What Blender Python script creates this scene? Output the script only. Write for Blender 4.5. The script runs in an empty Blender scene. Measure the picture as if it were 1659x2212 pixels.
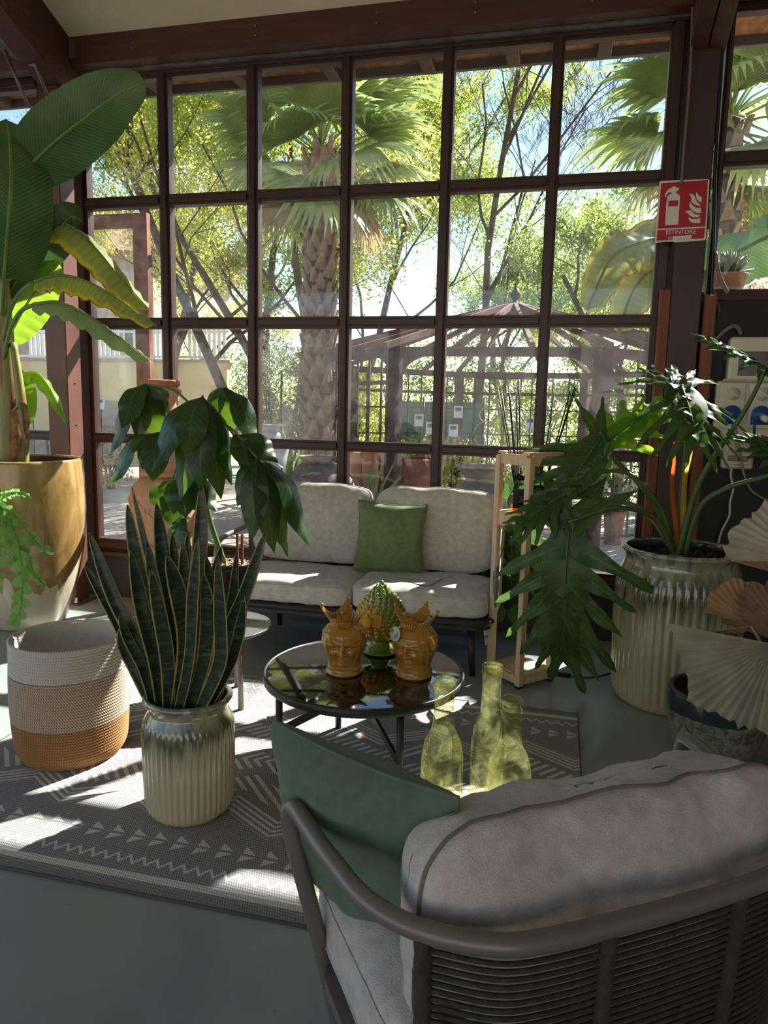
import bpy, bmesh, math, random
import numpy as np
from mathutils import Vector, Matrix, noise, Quaternion

sc = bpy.context.scene
C = sc.collection
PI = math.pi
# ------------------------------------------------------------------ camera (solved from the window grid; floor = z 0, glazing runs along X)
FPX, IW, IH = 1565.0, 1659.0, 2212.0
YAW, PITCH, ROLL, EYE = 0.23371, 0.14392, 0.02255, 1.5
_f = Vector((-math.sin(YAW) * math.cos(PITCH), math.cos(YAW) * math.cos(PITCH), -math.sin(PITCH)))
_r0 = Vector((math.cos(YAW), math.sin(YAW), 0))
_u0 = _r0.cross(_f)
_r = _r0 * math.cos(ROLL) + _u0 * math.sin(ROLL)
_u = -_r0 * math.sin(ROLL) + _u0 * math.cos(ROLL)
cam_d = bpy.data.cameras.new('camera')
cam = bpy.data.objects.new('camera', cam_d)
C.objects.link(cam)
M = Matrix((_r, _u, -_f)).transposed().to_4x4()
M.translation = (0, 0, EYE)
cam.matrix_world = M
cam_d.sensor_fit = 'HORIZONTAL'
cam_d.sensor_width = 36.0
cam_d.lens = FPX / IW * 36.0
cam_d.clip_start = 0.05
cam_d.clip_end = 300
sc.camera = cam

# ------------------------------------------------------------------ sky, sun, exposure
SUN_AZ, SUN_EL = math.radians(32), math.radians(42)
SUN_DIR = Vector((math.sin(SUN_AZ) * math.cos(SUN_EL), math.cos(SUN_AZ) * math.cos(SUN_EL), math.sin(SUN_EL)))
world = bpy.data.worlds.new('world')
sc.world = world
world.use_nodes = True
wn = world.node_tree
wn.nodes.clear()
sky = wn.nodes.new('ShaderNodeTexSky')
sky.sky_type = 'NISHITA'
sky.sun_disc = False
sky.sun_elevation = SUN_EL
sky.sun_rotation = SUN_AZ
sky.altitude = 100
sky.air_density = 1.0
sky.dust_density = 0.3
sky.ozone_density = 1.6
bg = wn.nodes.new('ShaderNodeBackground')
bg.inputs['Strength'].default_value = 0.145
wo = wn.nodes.new('ShaderNodeOutputWorld')
wn.links.new(sky.outputs[0], bg.inputs[0])
wn.links.new(bg.outputs[0], wo.inputs[0])
sun_d = bpy.data.lights.new('sun', 'SUN')
sun_d.energy = 9.5
sun_d.color = (1.0, 0.965, 0.92)
sun_d.angle = 0.0093
sun = bpy.data.objects.new('sun', sun_d)
C.objects.link(sun)
sun.rotation_euler = SUN_DIR.to_track_quat('Z', 'Y').to_euler()
sc.view_settings.view_transform = 'Standard'
sc.view_settings.look = 'None'
sc.view_settings.gamma = 1
sc.view_settings.use_curve_mapping = False
sc.view_settings.exposure = 0.92
sc.cycles.max_bounces = 7
sc.cycles.glossy_bounces = 3
sc.cycles.transmission_bounces = 4
sc.cycles.caustics_reflective = False
sc.cycles.caustics_refractive = False

# ------------------------------------------------------------------ measuring helpers (photo pixel -> point of the place at a known depth or height)
def ray(x, y):
    return _f + _r * ((x - IW / 2) / FPX) - _u * ((y - IH / 2) / FPX)
def D(x, y, Y):
    d = ray(x, y)
    return Vector((0, 0, EYE)) + d * (Y / d.y)
def G(x, y, z=0.0):
    d = ray(x, y)
    return Vector((0, 0, EYE)) + d * ((z - EYE) / d.z)

# ------------------------------------------------------------------ mesh helpers
class MB:
    def __init__(s):
        s.v, s.f, s.uv, s.m = [], [], [], []
    def add(s, vs, fs, uvs=None, mi=0):
        o = len(s.v)
        s.v += [tuple(p) for p in vs]
        s.uv += uvs if uvs else [(0.5, 0.5)] * len(vs)
        s.f += [tuple(i + o for i in f) for f in fs]
        s.m += [mi] * len(fs)
        return s
    def grid(s, fn, nu, nv, cu=False, cv=False, mi=0):
        mu, mv = (nu if cu else nu + 1), (nv if cv else nv + 1)
        vs, uvs = [], []
        for j in range(mv):
            for i in range(mu):
                u, v = i / nu, j / nv
                vs.append(fn(u, v)); uvs.append((u, v))
        fs = []
        for j in range(nv):
            for i in range(nu):
                i2, j2 = (i + 1) % mu, (j + 1) % mv
                fs.append((j * mu + i, j * mu + i2, j2 * mu + i2, j2 * mu + i))
        return s.add(vs, fs, uvs, mi)
    def hull(s, pts, mi=0):
        bm = bmesh.new()
        for p in pts: bm.verts.new(p)
        bmesh.ops.convex_hull(bm, input=bm.verts)
        bm.verts.ensure_lookup_table()
        keep = [v for v in bm.verts if v.link_faces]
        ix = {v: i for i, v in enumerate(keep)}
        s.add([v.co[:] for v in keep], [[ix[v] for v in f.verts] for f in bm.faces], None, mi)
        bm.free()
        return s
    def box(s, a, b, bev=0.0, mtx=None, mi=0):
        x0, y0, z0 = a; x1, y1, z1 = b
        if bev <= 0:
            vs = [Vector(p) for p in ((x0,y0,z0),(x1,y0,z0),(x1,y1,z0),(x0,y1,z0),(x0,y0,z1),(x1,y0,z1),(x1,y1,z1),(x0,y1,z1))]
            if mtx: vs = [mtx @ p for p in vs]
            return s.add(vs, [(0,3,2,1),(4,5,6,7),(0,1,5,4),(1,2,6,5),(2,3,7,6),(3,0,4,7)], None, mi)
        pts = []
        for X, sx in ((x0,1),(x1,-1)):
            for Y, sy in ((y0,1),(y1,-1)):
                for Z, sz in ((z0,1),(z1,-1)):
                    pts += [(X+sx*bev,Y+sy*bev,Z),(X+sx*bev,Y,Z+sz*bev),(X,Y+sy*bev,Z+sz*bev)]
        if mtx: pts = [mtx @ Vector(p) for p in pts]
        return s.hull(pts, mi)
    def bar(s, p, q, w, h, up=(0,0,1), bev=0.0):
        p, q = Vector(p), Vector(q)
        d = (q - p); L = d.length; d.normalize()
        side = d.cross(Vector(up))
        if side.length < 1e-4: side = d.cross(Vector((1,0,0)))
        side.normalize(); u2 = side.cross(d)
        mt = Matrix((d, side, u2)).transposed().to_4x4(); mt.translation = p
        return s.box((0,-w/2,-h/2), (L,w/2,h/2), bev, mt)
    def tube(s, pts, r, n=8, caps=True, closed=False, mi=0):
        pts = [Vector(p) for p in pts]
        m = len(pts)
        rs = r if isinstance(r, (list, tuple)) else [r] * m
        t0 = (pts[1] - pts[0]).normalized()
        nn = t0.orthogonal().normalized()
        vs, uvs = [], []
        prev = t0
        for k in range(m):
            if closed: t = (pts[(k+1) % m] - pts[k-1]).normalized()
            elif k == 0: t = t0
            elif k == m - 1: t = (pts[k] - pts[k-1]).normalized()
            else:
                t = (pts[k+1] - pts[k-1])
                t = t.normalized() if t.length > 1e-9 else prev
            nn = prev.rotation_difference(t) @ nn
            nn = (nn - t * nn.dot(t)).normalized()
            b = t.cross(nn)
            prev = t
            for i in range(n):
                a = 2 * PI * i / n
                vs.append(pts[k] + (nn * math.cos(a) + b * math.sin(a)) * rs[k]); uvs.append((i / n, k / max(1, m - 1)))
        fs = []
        for k in range(m if closed else m - 1):
            k2 = (k + 1) % m
            for i in range(n):
                i2 = (i + 1) % n
                fs.append((k*n+i, k*n+i2, k2*n+i2, k2*n+i))
        if caps and not closed:
            fs.append(tuple(range(n))[::-1]); fs.append(tuple((m-1)*n + i for i in range(n)))
        return s.add(vs, fs, uvs, mi)
    def lathe(s, prof, n=48, c=(0,0,0), rf=None, mi=0):
        m = len(prof)
        def fn(u, v):
            k = min(m - 1, int(round(v * (m - 1))))
            r, z = prof[k]
            a = -2 * PI * u
            if rf: r = rf(a, r, z, k)
            return (c[0] + r * math.cos(a), c[1] + r * math.sin(a), c[2] + z)
        return s.grid(fn, n, m - 1, cu=True, mi=mi)
    def prism(s, poly, fn, d0, d1):
        # flat outline (u, v) pushed to thickness by fn(u, v, d)
        n = len(poly)
        vs = [fn(u, v, d0) for u, v in poly] + [fn(u, v, d1) for u, v in poly]
        fs = [tuple(range(n))[::-1], tuple(range(n, 2 * n))] + [(i, (i+1) % n, n + (i+1) % n, n + i) for i in range(n)]
        return s.add(vs, fs)
    def build(s, name, mats, parent=None, smooth=True, auto=None):
        me = bpy.data.meshes.new(name)
        me.from_pydata([tuple(p) for p in s.v], [], s.f)
        if not isinstance(mats, (list, tuple)): mats = [mats]
        for m in mats: me.materials.append(m)
        if len(mats) > 1: me.polygons.foreach_set('material_index', s.m)
        ul = me.uv_layers.new(name='UVMap')
        li = np.empty(len(me.loops), dtype=np.int32); me.loops.foreach_get('vertex_index', li)
        ul.data.foreach_set('uv', np.array(s.uv, dtype=np.float32)[li].ravel())
        me.polygons.foreach_set('use_smooth', [bool(smooth)] * len(me.polygons))
        if smooth and auto: me.set_sharp_from_angle(angle=math.radians(auto))
        me.update()
        o = bpy.data.objects.new(name, me)
        C.objects.link(o)
        if parent: o.parent = parent
        return o

def link_copy(o, parent=None, loc=None, rot=None, scale=None, name=None):
    c = o.copy(); C.objects.link(c); c.parent = parent
    if name: c.name = name
    if loc is not None: c.location = loc
    if rot is not None: c.rotation_euler = rot
    if scale is not None: c.scale = scale
    return c
def copy_tree(o, parent=None):
    c = link_copy(o, parent)
    for ch in list(o.children): copy_tree(ch, c)
    return c
def tag(o, label=None, cat=None, group=None, kind=None):
    if label: o['label'] = label
    if cat: o['category'] = cat
    if group: o['group'] = group
    if kind: o['kind'] = kind
    return o
def thing(name, label, cat, loc=(0,0,0), rz=0.0, group=None):
    o = bpy.data.objects.new(name, None); C.objects.link(o)
    o.location = loc; o.rotation_euler = (0, 0, rz); o.empty_display_size = 0.05
    return tag(o, label, cat, group)
def keep_world(o, parent):
    # child whose mesh was built in world coordinates, parent an unrotated Empty
    o.parent = parent
    o.location = -parent.location
    return o
def struct(o):
    o['kind'] = 'structure'
    return o
def smooth_path(pts, n=6):
    pts = [Vector(p) for p in pts]
    P = [2*pts[0]-pts[1]] + pts + [2*pts[-1]-pts[-2]]
    out = []
    for i in range(1, len(P) - 2):
        for k in range(n):
            t = k / n
            a, b, c, d = P[i-1], P[i], P[i+1], P[i+2]
            out.append(0.5 * ((2*b) + (c-a)*t + (2*a-5*b+4*c-d)*t*t + (3*b-a-3*c+d)*t*t*t))
    out.append(pts[-1].copy())
    return out
def lerp_list(vals, t):
    x = t * (len(vals) - 1); i = min(int(x), len(vals) - 2); f = x - i
    return vals[i] * (1 - f) + vals[i+1] * f

# ------------------------------------------------------------------ materials
def col(r, g, b):
    def l(c):
        c /= 255.0
        return c / 12.92 if c <= 0.04045 else ((c + 0.055) / 1.055) ** 2.4
    return (l(r), l(g), l(b), 1.0)
class N:
    # small node-tree writer
    def __init__(s, name):
        s.m = bpy.data.materials.new(name); s.m.use_nodes = True
        s.t = s.m.node_tree; s.t.nodes.clear()
        s.out = s.t.nodes.new('ShaderNodeOutputMaterial')
        s._tc = None
    def n(s, typ, **kw):
        nd = s.t.nodes.new('ShaderNode' + typ)
        for k, v in kw.items(): setattr(nd, k, v)
        return nd
    def put(s, sock, v):
        if hasattr(v, 'is_output'): s.t.links.new(v, sock)
        else: sock.default_value = v
    def tc(s, which='Object'):
        if not s._tc: s._tc = s.n('TexCoord')
        return s._tc.outputs[which]
    def math(s, op, a, b=0.0, c=0.0):
        nd = s.n('Math', operation=op)
        s.put(nd.inputs[0], a); s.put(nd.inputs[1], b); s.put(nd.inputs[2], c)
        return nd.outputs[0]
    def mapping(s, vec, scale=(1,1,1), loc=(0,0,0), rot=(0,0,0)):
        nd = s.n('Mapping'); s.put(nd.inputs[0], vec)
        nd.inputs['Scale'].default_value = scale; nd.inputs['Location'].default_value = loc; nd.inputs['Rotation'].default_value = rot
        return nd.outputs[0]
    def noise(s, vec, scale=5, detail=3, rough=0.5, dist=0.0):
        nd = s.n('TexNoise'); s.put(nd.inputs['Vector'], vec)
        nd.inputs['Scale'].default_value = scale; nd.inputs['Detail'].default_value = detail
        nd.inputs['Roughness'].default_value = rough; nd.inputs['Distortion'].default_value = dist
        return nd.outputs['Fac']
    def wave(s, vec, scale=5, dist=0, detail=1, dscale=1, direction='X', profile='SIN'):
        nd = s.n('TexWave', bands_direction=direction, wave_profile=profile); s.put(nd.inputs['Vector'], vec)
        nd.inputs['Scale'].default_value = scale; nd.inputs['Distortion'].default_value = dist
        nd.inputs['Detail'].default_value = detail; nd.inputs['Detail Scale'].default_value = dscale
        return nd.outputs['Fac']
    def ramp(s, fac, stops, interp='LINEAR'):
        nd = s.n('ValToRGB'); s.put(nd.inputs[0], fac)
        cr = nd.color_ramp; cr.interpolation = interp
        while len(cr.elements) > 1: cr.elements.remove(cr.elements[-1])
        cr.elements[0].position = stops[0][0]; cr.elements[0].color = stops[0][1]
        for p, c in stops[1:]:
            e = cr.elements.new(p); e.color = c
        return nd.outputs[0]
    def mix(s, fac, a, b, blend='MIX'):
        nd = s.n('Mix', data_type='RGBA', blend_type=blend)
        s.put(nd.inputs[0], fac); s.put(nd.inputs[6], a); s.put(nd.inputs[7], b)
        return nd.outputs[2]
    def sep(s, vec):
        nd = s.n('SeparateXYZ'); s.put(nd.inputs[0], vec)
        return nd.outputs
    def comb(s, x, y, z):
        nd = s.n('CombineXYZ')
        s.put(nd.inputs[0], x); s.put(nd.inputs[1], y); s.put(nd.inputs[2], z)
        return nd.outputs[0]
    def bump(s, h, strength=0.3, dist=0.01):
        nd = s.n('Bump'); nd.inputs['Strength'].default_value = strength; nd.inputs['Distance'].default_value = dist
        s.put(nd.inputs['Height'], h)
        return nd.outputs[0]
    def bsdf(s, color, rough=0.6, metal=0.0, spec=0.5, coat=0.0, normal=None, trans=0.0, ior=1.45, sheen=0.0, sub=0.0):
        b = s.n('BsdfPrincipled')
        s.put(b.inputs['Base Color'], color); s.put(b.inputs['Roughness'], rough)
        b.inputs['Metallic'].default_value = metal; b.inputs['Specular IOR Level'].default_value = spec
        b.inputs['Coat Weight'].default_value = coat; b.inputs['Coat Roughness'].default_value = 0.08
        b.inputs['Transmission Weight'].default_value = trans; b.inputs['IOR'].default_value = ior
        b.inputs['Sheen Weight'].default_value = sheen
        if normal is not None: s.put(b.inputs['Normal'], normal)
        return b.outputs[0]
    def end(s, shader):
        s.t.links.new(shader, s.out.inputs[0])
        return s.m
    def mixs(s, fac, a, b):
        nd = s.n('MixShader'); s.put(nd.inputs[0], fac)
        s.t.links.new(a, nd.inputs[1]); s.t.links.new(b, nd.inputs[2])
        return nd.outputs[0]

def plain(name, c1, rough=0.6, c2=None, scale=6.0, bump=0.0, bscale=80.0, metal=0.0, spec=0.5, coat=0.0, stretch=(1,1,1), detail=4, sheen=0.0):
    n = N(name)
    v = n.mapping(n.tc(), stretch)
    base = c1
    if c2: base = n.ramp(n.noise(v, scale, detail), [(0.35, c1), (0.65, c2)])
    nm = n.bump(n.noise(v, bscale, 3), bump, 0.004) if bump else None
    return n.end(n.bsdf(base, rough, metal, spec, coat, nm, sheen=sheen))
def leafmat(name, c1, c2, trans=0.45, rough=0.4, tcol=None, vein=None, scale=6, spec=0.5):
    # thin leaf: reflects and lets light through
    n = N(name)
    base = n.ramp(n.noise(n.tc(), scale, 3), [(0.3, c1), (0.7, c2)])
    if vein:
        vs, vc, amt = vein
        uv = n.sep(n.tc('UV'))
        a = n.math('ABSOLUTE', n.math('SUBTRACT', uv[0], 0.5))
        rib = n.math('LESS_THAN', a, 0.022)
        w = n.math('SINE', n.math('MULTIPLY', n.math('SUBTRACT', uv[1], n.math('MULTIPLY', a, 0.35)), vs))
        w = n.math('MULTIPLY', n.math('POWER', n.math('MAXIMUM', w, 0.0), 6.0), amt)
        base = n.mix(n.math('MAXIMUM', w, rib), base, vc)
    tr = n.n('BsdfTranslucent')
    hs = n.n('HueSaturation'); n.put(hs.inputs['Color'], base)
    hs.inputs['Hue'].default_value = 0.485; hs.inputs['Saturation'].default_value = 1.02; hs.inputs['Value'].default_value = 1.7
    n.put(tr.inputs[0], tcol if tcol else hs.outputs[0])
    return n.end(n.mixs(trans, n.bsdf(base, rough, spec=spec), tr.outputs[0]))
MT = {}
MT['redwood'] = plain('redwood stain', col(80,44,32), 0.55, col(62,34,26), 3, 0.15, 40, stretch=(1,8,8))
MT['frame'] = plain('brown window frame', col(66,42,35), 0.4, col(58,37,32), 4)
MT['post'] = plain('brown painted steel', col(112,74,62), 0.42, col(104,68,58), 3)
MT['batten'] = plain('wood batten', col(130,74,48), 0.55, col(108,58,38), 4, 0.1, 50, stretch=(8,8,1))
MT['steel'] = plain('galvanised steel', col(120,116,110), 0.45, col(92,90,88), 14, metal=0.6)
MT['darkwall'] = plain('blue black wall paint', col(13,19,23), 0.55, col(18,25,29), 5, 0.1, 90)
MT['kick'] = plain('dark grey kick board', col(52,52,54), 0.5, col(46,46,48), 5)
MT['white'] = plain('white paint', col(225,224,218), 0.5)
MT['ivory'] = plain('ivory plastic', col(206,200,178), 0.35)
MT['black'] = plain('black plastic', col(18,18,19), 0.4)
MT['chrome'] = plain('bright metal', col(190,190,190), 0.2, metal=1.0)
MT['clip'] = plain('clear clip', col(200,205,205), 0.2)
MT['dark_metal'] = plain('charcoal powder coat', col(50,49,50), 0.42, metal=0.2)
MT['taupe_metal'] = plain('taupe powder coat', col(120,113,106), 0.36, metal=0.25)
MT['soil'] = plain('bark mulch', col(48,34,26), 0.9, col(84,62,46), 40, 0.6, 60)
MT['terracotta'] = plain('terracotta', col(216,166,134), 0.75, col(202,146,114), 6, 0.15, 60)
MT['terracotta_old'] = plain('old terracotta', col(180,116,88), 0.85, col(150,104,84), 6, 0.3, 40)
MT['rust'] = plain('rusty iron', col(76,48,38), 0.8, col(56,38,33), 9, 0.1, 60)
MT['bark'] = plain('tree bark', col(92,76,62), 0.9, col(66,54,46), 12, 0.5, 30)
MT['petiole'] = plain('green stalk', col(84,110,52), 0.4, col(104,124,60), 5)
# ================================================================== THE SETTING
# ---- floor, walls, ceiling
n = N('grey resin floor')
v = n.tc()
big = n.noise(v, 1.3, 5, 0.6, 0.4)
fine = n.noise(v, 22, 4, 0.6)
base = n.ramp(big, [(0.3, col(138,146,144)), (0.7, col(160,167,164))])
scuff = n.ramp(n.noise(n.mapping(v, (1, 3, 1), rot=(0,0,0.5)), 9, 6, 0.7, 1.5), [(0.63, (0,0,0,1)), (0.72, (1,1,1,1))])
base = n.mix(n.math('MULTIPLY', scuff, 0.25), base, col(184,185,178))
speck = n.ramp(n.noise(v, 55, 2, 0.5), [(0.74, (0,0,0,1)), (0.78, (1,1,1,1))])
base = n.mix(n.math('MULTIPLY', speck, 0.5), base, col(70,70,68))
ro = n.math('ADD', n.math('MULTIPLY', big, 0.25), 0.2)
MT['floor'] = n.end(n.bsdf(base, ro, spec=0.5, normal=n.bump(fine, 0.05, 0.003)))
FX0, FX1, FY0, FY1 = -6.6, 3.6, -4.2, 4.93
struct(MB().box((FX0, FY0, -0.12), (FX1, FY1, 0)).build('floor', MT['floor'], smooth=False))
MT['ceil'] = plain('cream ceiling board', col(214,204,176), 0.8, col(200,188,158), 2.2, 0.05, 20)
MT['osb'] = plain('oriented strand board', col(176,122,72), 0.8, col(120,76,44), 16, 0.3, 40, stretch=(1, 0.35, 1), detail=6)
def ceil_z(y): return 3.922 + 0.394 * (4.70 - y)
ridge_y = 0.2
m = MB()
def slab(m, y0, z0, y1, z1, x0, x1, t):
    m.add([(x0,y0,z0),(x1,y0,z0),(x1,y1,z1),(x0,y1,z1),(x0,y0,z0+t),(x1,y0,z0+t),(x1,y1,z1+t),(x0,y1,z1+t)],
          [(0,1,2,3),(7,6,5,4),(0,4,5,1),(1,5,6,2),(2,6,7,3),(3,7,4,0)])
slab(m, 4.80, ceil_z(4.80), ridge_y, ceil_z(ridge_y), FX0, FX1, 0.06)
slab(m, ridge_y, ceil_z(ridge_y), FY0, ceil_z(ridge_y) - 0.394 * (ridge_y - FY0), FX0, FX1, 0.06)
struct(m.build('ceiling', MT['ceil'], smooth=False))
struct(MB().box((FX0 - .3, 4.86, 3.965), (FX1 + .3, 5.57, 4.0)).build('trim_1', MT['osb'], smooth=False))           # soffit boarding of the eave
struct(MB().box((FX0 - .3, 5.545, 3.90), (FX1 + .3, 5.585, 3.98), 0.004).build('trim_2', plain('grey fascia board', col(92,84,80), 0.5), smooth=False))
MT['wall'] = plain('off white wall', col(196,190,178), 0.8, col(186,180,168), 3)
m = MB()                                                     # unseen left and rear walls, opened up to let fill light in: low wall, header, piers
m.box((FX0 - .1, FY0, 0), (FX0, 4.9, 0.45)); m.box((FX0 - .1, FY0, 3.5), (FX0, 4.9, 6.2))
for y_ in (FY0 + .15, -1.2, 1.8, 4.75): m.box((FX0 - .1, y_ - .15, .45), (FX0, y_ + .15, 3.5))
struct(m.build('wall_left', MT['wall'], smooth=False))
struct(MB().box((FX1, FY0, 0), (FX1 + .1, 4.9, 6.2)).build('wall_right', MT['wall'], smooth=False))
m = MB()
m.box((FX0, FY0 - .1, 3.7), (FX1, FY0, 4.7))
for x in (FX0 + .1, -3.2, 0.2, FX1 - .1): m.box((x - .1, FY0 - .1, 0), (x + .1, FY0, 3.7))
struct(m.build('wall_back', MT['wall'], smooth=False))

m = MB(); m.box((-16, -15.2, -.1), (14, -15, 4.6)); m.box((-16, -15.25, 4.6), (14, -14.7, 4.75))  # unseen wall added behind the camera to bounce sunlight into the room
struct(m.build('wall_bounce', plain('bounce wall render', col(172,162,150), .85, col(158,148,136), 1.2), smooth=False))

# ---- main window: bars and panes one by one
GY = 4.87
n = N('window glass')
fr = n.n('LayerWeight'); fr.inputs['Blend'].default_value = 0.5
gl = n.n('BsdfGlossy'); gl.inputs['Roughness'].default_value = 0.02; gl.inputs['Color'].default_value = (0.9, 0.95, 1, 1)
tp = n.n('BsdfTransparent'); tp.inputs[0].default_value = (0.985, 0.99, 0.985, 1)
df = n.n('BsdfTranslucent'); df.inputs[0].default_value = (0.9, 0.9, 0.86, 1)
dust_veil = n.math('MULTIPLY', n.ramp(n.noise(n.tc(), 3.5, 6, 0.75), [(0.35, (0,0,0,1)), (0.75, (1,1,1,1))]), 0.018)  # pane dust, thickened to add the hazy veil of sun flare
sh = n.mixs(dust_veil, tp.outputs[0], df.outputs[0])
sh = n.mixs(n.math('ADD', n.math('MULTIPLY', n.math('POWER', fr.outputs['Facing'], 4.0), 0.5), 0.02), sh, gl.outputs[0])
MT['glass'] = n.end(sh)
CL = [-3.405, -2.748, -2.082, -1.423, -0.7615, -0.0925]
CR = [-2.829, -2.163, -1.498, -0.834, -0.164, 0.508]
RB = [0.453, 1.260, 2.101, 2.943]
RT = [1.189, 2.024, 2.867, 3.706]
def empty(name, loc=(0,0,0)):
    o = bpy.data.objects.new(name, None); C.objects.link(o); o.location = loc; o.empty_display_size = .05
    return o
def vbar(x0, x1, z0, z1, parent, name='mullion'):
    m = MB(); m.box((x0, GY-.035, z0), (x1, GY+.035, z1))
    w = (x1 - x0) * 0.22
    m.box((x0 + w, GY-.058, z0), (x1 - w, GY-.035, z1), 0.004)
    return m.build(name, MT['frame'], parent, smooth=False)
def hbar(z0, z1, x0, x1, parent, name='transom'):
    m = MB(); m.box((x0, GY-.034, z0), (x1, GY+.034, z1))
    w = (z1 - z0) * 0.22
    m.box((x0, GY-.05, z0 + w), (x1, GY-.034, z1 - w), 0.004)
    return m.build(name, MT['frame'], parent, smooth=False)
def pane(x0, x1, z0, z1, parent):
    return MB().box((x0-.006, GY-.003, z0-.006), (x1+.006, GY+.003, z1+.006)).build('pane', MT['glass'], parent, smooth=False)
w1 = struct(empty('window_1')); w1['label'] = 'large brown gridded window of twenty four panes behind the sofa'
for i in range(5): vbar(CR[i], CL[i+1], 0.43, 3.73, w1)
vbar(-3.53, CL[0], 0.33, 3.79, w1, 'jamb'); vbar(CR[5], 0.602, 0.33, 3.79, w1, 'jamb')
for j in range(3):
    for i in range(6): hbar(RT[j], RB[j+1], CL[i], CR[i], w1)
hbar(3.706, 3.80, CL[0], CR[5], w1, 'head_rail'); hbar(0.36, 0.453, CL[0], CR[5], w1, 'sill_rail')
for i in range(6):
    for j in range(4): pane(CL[i], CR[i], RB[j], RT[j], w1)
MB().box((-3.53, GY-.10, 0.33), (0.602, GY-.035, 0.362), 0.004).build('sill', MT['frame'], w1, smooth=False)
struct(MB().box((-3.53, GY-.03, 0), (0.62, GY+.05, 0.34)).build('baseboard_back', MT['kick'], smooth=False))
# left bay
w2 = struct(empty('window_2')); w2['label'] = 'window bay left of the brown post behind the banana plant'
LX = [(-4.40, -3.79), (-5.08, -4.48), (-5.76, -5.16), (-6.5, -5.84)]
for a, b in LX:
    vbar(b, b + 0.08, 0.33, 3.79, w2)
    for j in range(4): pane(a, b, RB[j], RT[j], w2)
    for j in range(3): hbar(RT[j], RB[j+1], a, b, w2)
    hbar(3.706, 3.80, a, b, w2, 'head_rail'); hbar(0.36, 0.453, a, b, w2, 'sill_rail')
struct(MB().box((FX0, GY-.03, 0), (-3.71, GY+.05, 0.36)).build('baseboard_left', MT['kick'], smooth=False))
# right bay over the dark wall
w3 = struct(empty('window_3')); w3['label'] = 'window above the dark wall right of the post'
vbar(0.813, 0.852, 0.4, 3.79, w3, 'stile')
RX = [(0.852, 1.62)]
pane(0.775, 0.813, 2.24, 3.74, w3)
for k, (a, b) in enumerate(RX):
    vbar(b, b + .08, 2.2, 3.79, w3)
    pane(a, b, 2.245, 2.94, w3); pane(a, b, 3.025, 3.775, w3)
    hbar(2.94, 3.025, a, b, w3); hbar(3.775, 3.84, a, b, w3, 'head_rail')
struct(MB().box((0.852, GY-.05, 2.175), (1.70, GY+.05, 2.242), 0.004).build('trim_3', MT['redwood'], smooth=False))
m = MB(); m.box((0.775, GY-.04, 0), (FX1, GY+.05, 2.176)); m.box((1.70, GY-.04, 2.176), (FX1, GY+.05, 4.2))  # upper part past the window is unseen, closed to keep sun off the floor
struct(m.build('wall_back_right', MT['darkwall'], smooth=False))

# ---- beams, rafters, posts
struct(MB().box((-3.38, 4.66, 3.757), (0.60, 4.76, 3.935), 0.004).build('trim_4', MT['redwood'], smooth=False))
struct(MB().box((-3.38, 4.765, 3.745), (0.60, 4.815, 3.765)).build('trim_5', MT['steel'], smooth=False))
struct(MB().box((FX0, 4.66, 3.757), (-3.56, 4.76, 3.935), 0.004).build('trim_6', MT['redwood'], smooth=False))
struct(MB().box((0.78, 4.66, 3.80), (FX1, 4.76, 3.98), 0.004).build('trim_7', MT['redwood'], smooth=False))
def rafter(name, x0, x1, depth=0.37):
    m = MB(); y0, y1 = 4.76, ridge_y
    a, b = ceil_z(y0) - .003, ceil_z(y1) - .003
    m.add([(x0,y0,a-depth),(x1,y0,a-depth),(x1,y1,b-depth),(x0,y1,b-depth),(x0,y0,a),(x1,y0,a),(x1,y1,b),(x0,y1,b)],
          [(0,3,2,1),(4,5,6,7),(0,1,5,4),(1,2,6,5),(2,3,7,6),(3,0,4,7)])
    return struct(m.build(name, MT['redwood'], smooth=False))
rafter('trim_8', -3.55, -3.38); rafter('trim_9', 0.60, 0.69); rafter('trim_10', 0.70, 0.79)
for k, x in enumerate((-4.94, -4.28, -3.62, -2.95, -2.30, -1.64, -0.98, -0.42, 0.145, 0.80, 1.45, 2.1, 2.75)):
    x *= 1.078
    m = MB(); m.bar((x, 4.92, 3.928), (x, 5.545, 3.928), 0.09, 0.072, bev=.004)
    struct(m.build('trim_%d' % (11 + k), MT['redwood'], smooth=False))
# bolts in the beam
for x in (-2.9, -2.02, -1.22, -0.62, 0.05):
    for dz in (0.03, -0.025):
        o = MB().tube([(x, 4.661, 3.85 + dz), (x, 4.652, 3.85 + dz)], 0.009, 8).build('bolt', MT['steel'], bpy.data.objects['trim_4'])
# posts
pl = struct(empty('wall_post_left', (-3.5, 4.63, 0))); pl['label'] = 'brown steel post left of the large window striped by sunlight'
keep_world(MB().box((-3.585, 4.55, 0), (-3.415, 4.71, 3.2), 0.006).build('post_shaft', MT['post'], smooth=False), pl)
keep_world(MB().box((-3.56, 4.56, 3.15), (-3.41, 4.72, 3.60), 0.006).build('post_head', MT['redwood'], smooth=False), pl)
keep_world(MB().bar((-3.415, 4.57, 3.19), (-3.385, 4.57, 3.11), 0.05, 0.012).build('bracket', MT['post'], smooth=False), pl)
keep_world(MB().box((-3.63, 4.51, 0), (-3.37, 4.75, 0.012), 0.002).build('base_plate', MT['post'], smooth=False), pl)
for z in (0.32, 0.86, 1.32, 1.62, 2.05):
    keep_world(MB().tube([(-3.417, 4.63, z), (-3.412, 4.63, z)], 0.008, 8).build('bolt', MT['black']), pl)
keep_world(MB().lathe([(0, .012), (.02, .012), (.02, .03), (.012, .034), (.012, .055), (0, .057)], 12, (-3.40, 4.535, 0)).build('anchor_nut', MT['chrome']), pl)
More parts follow.
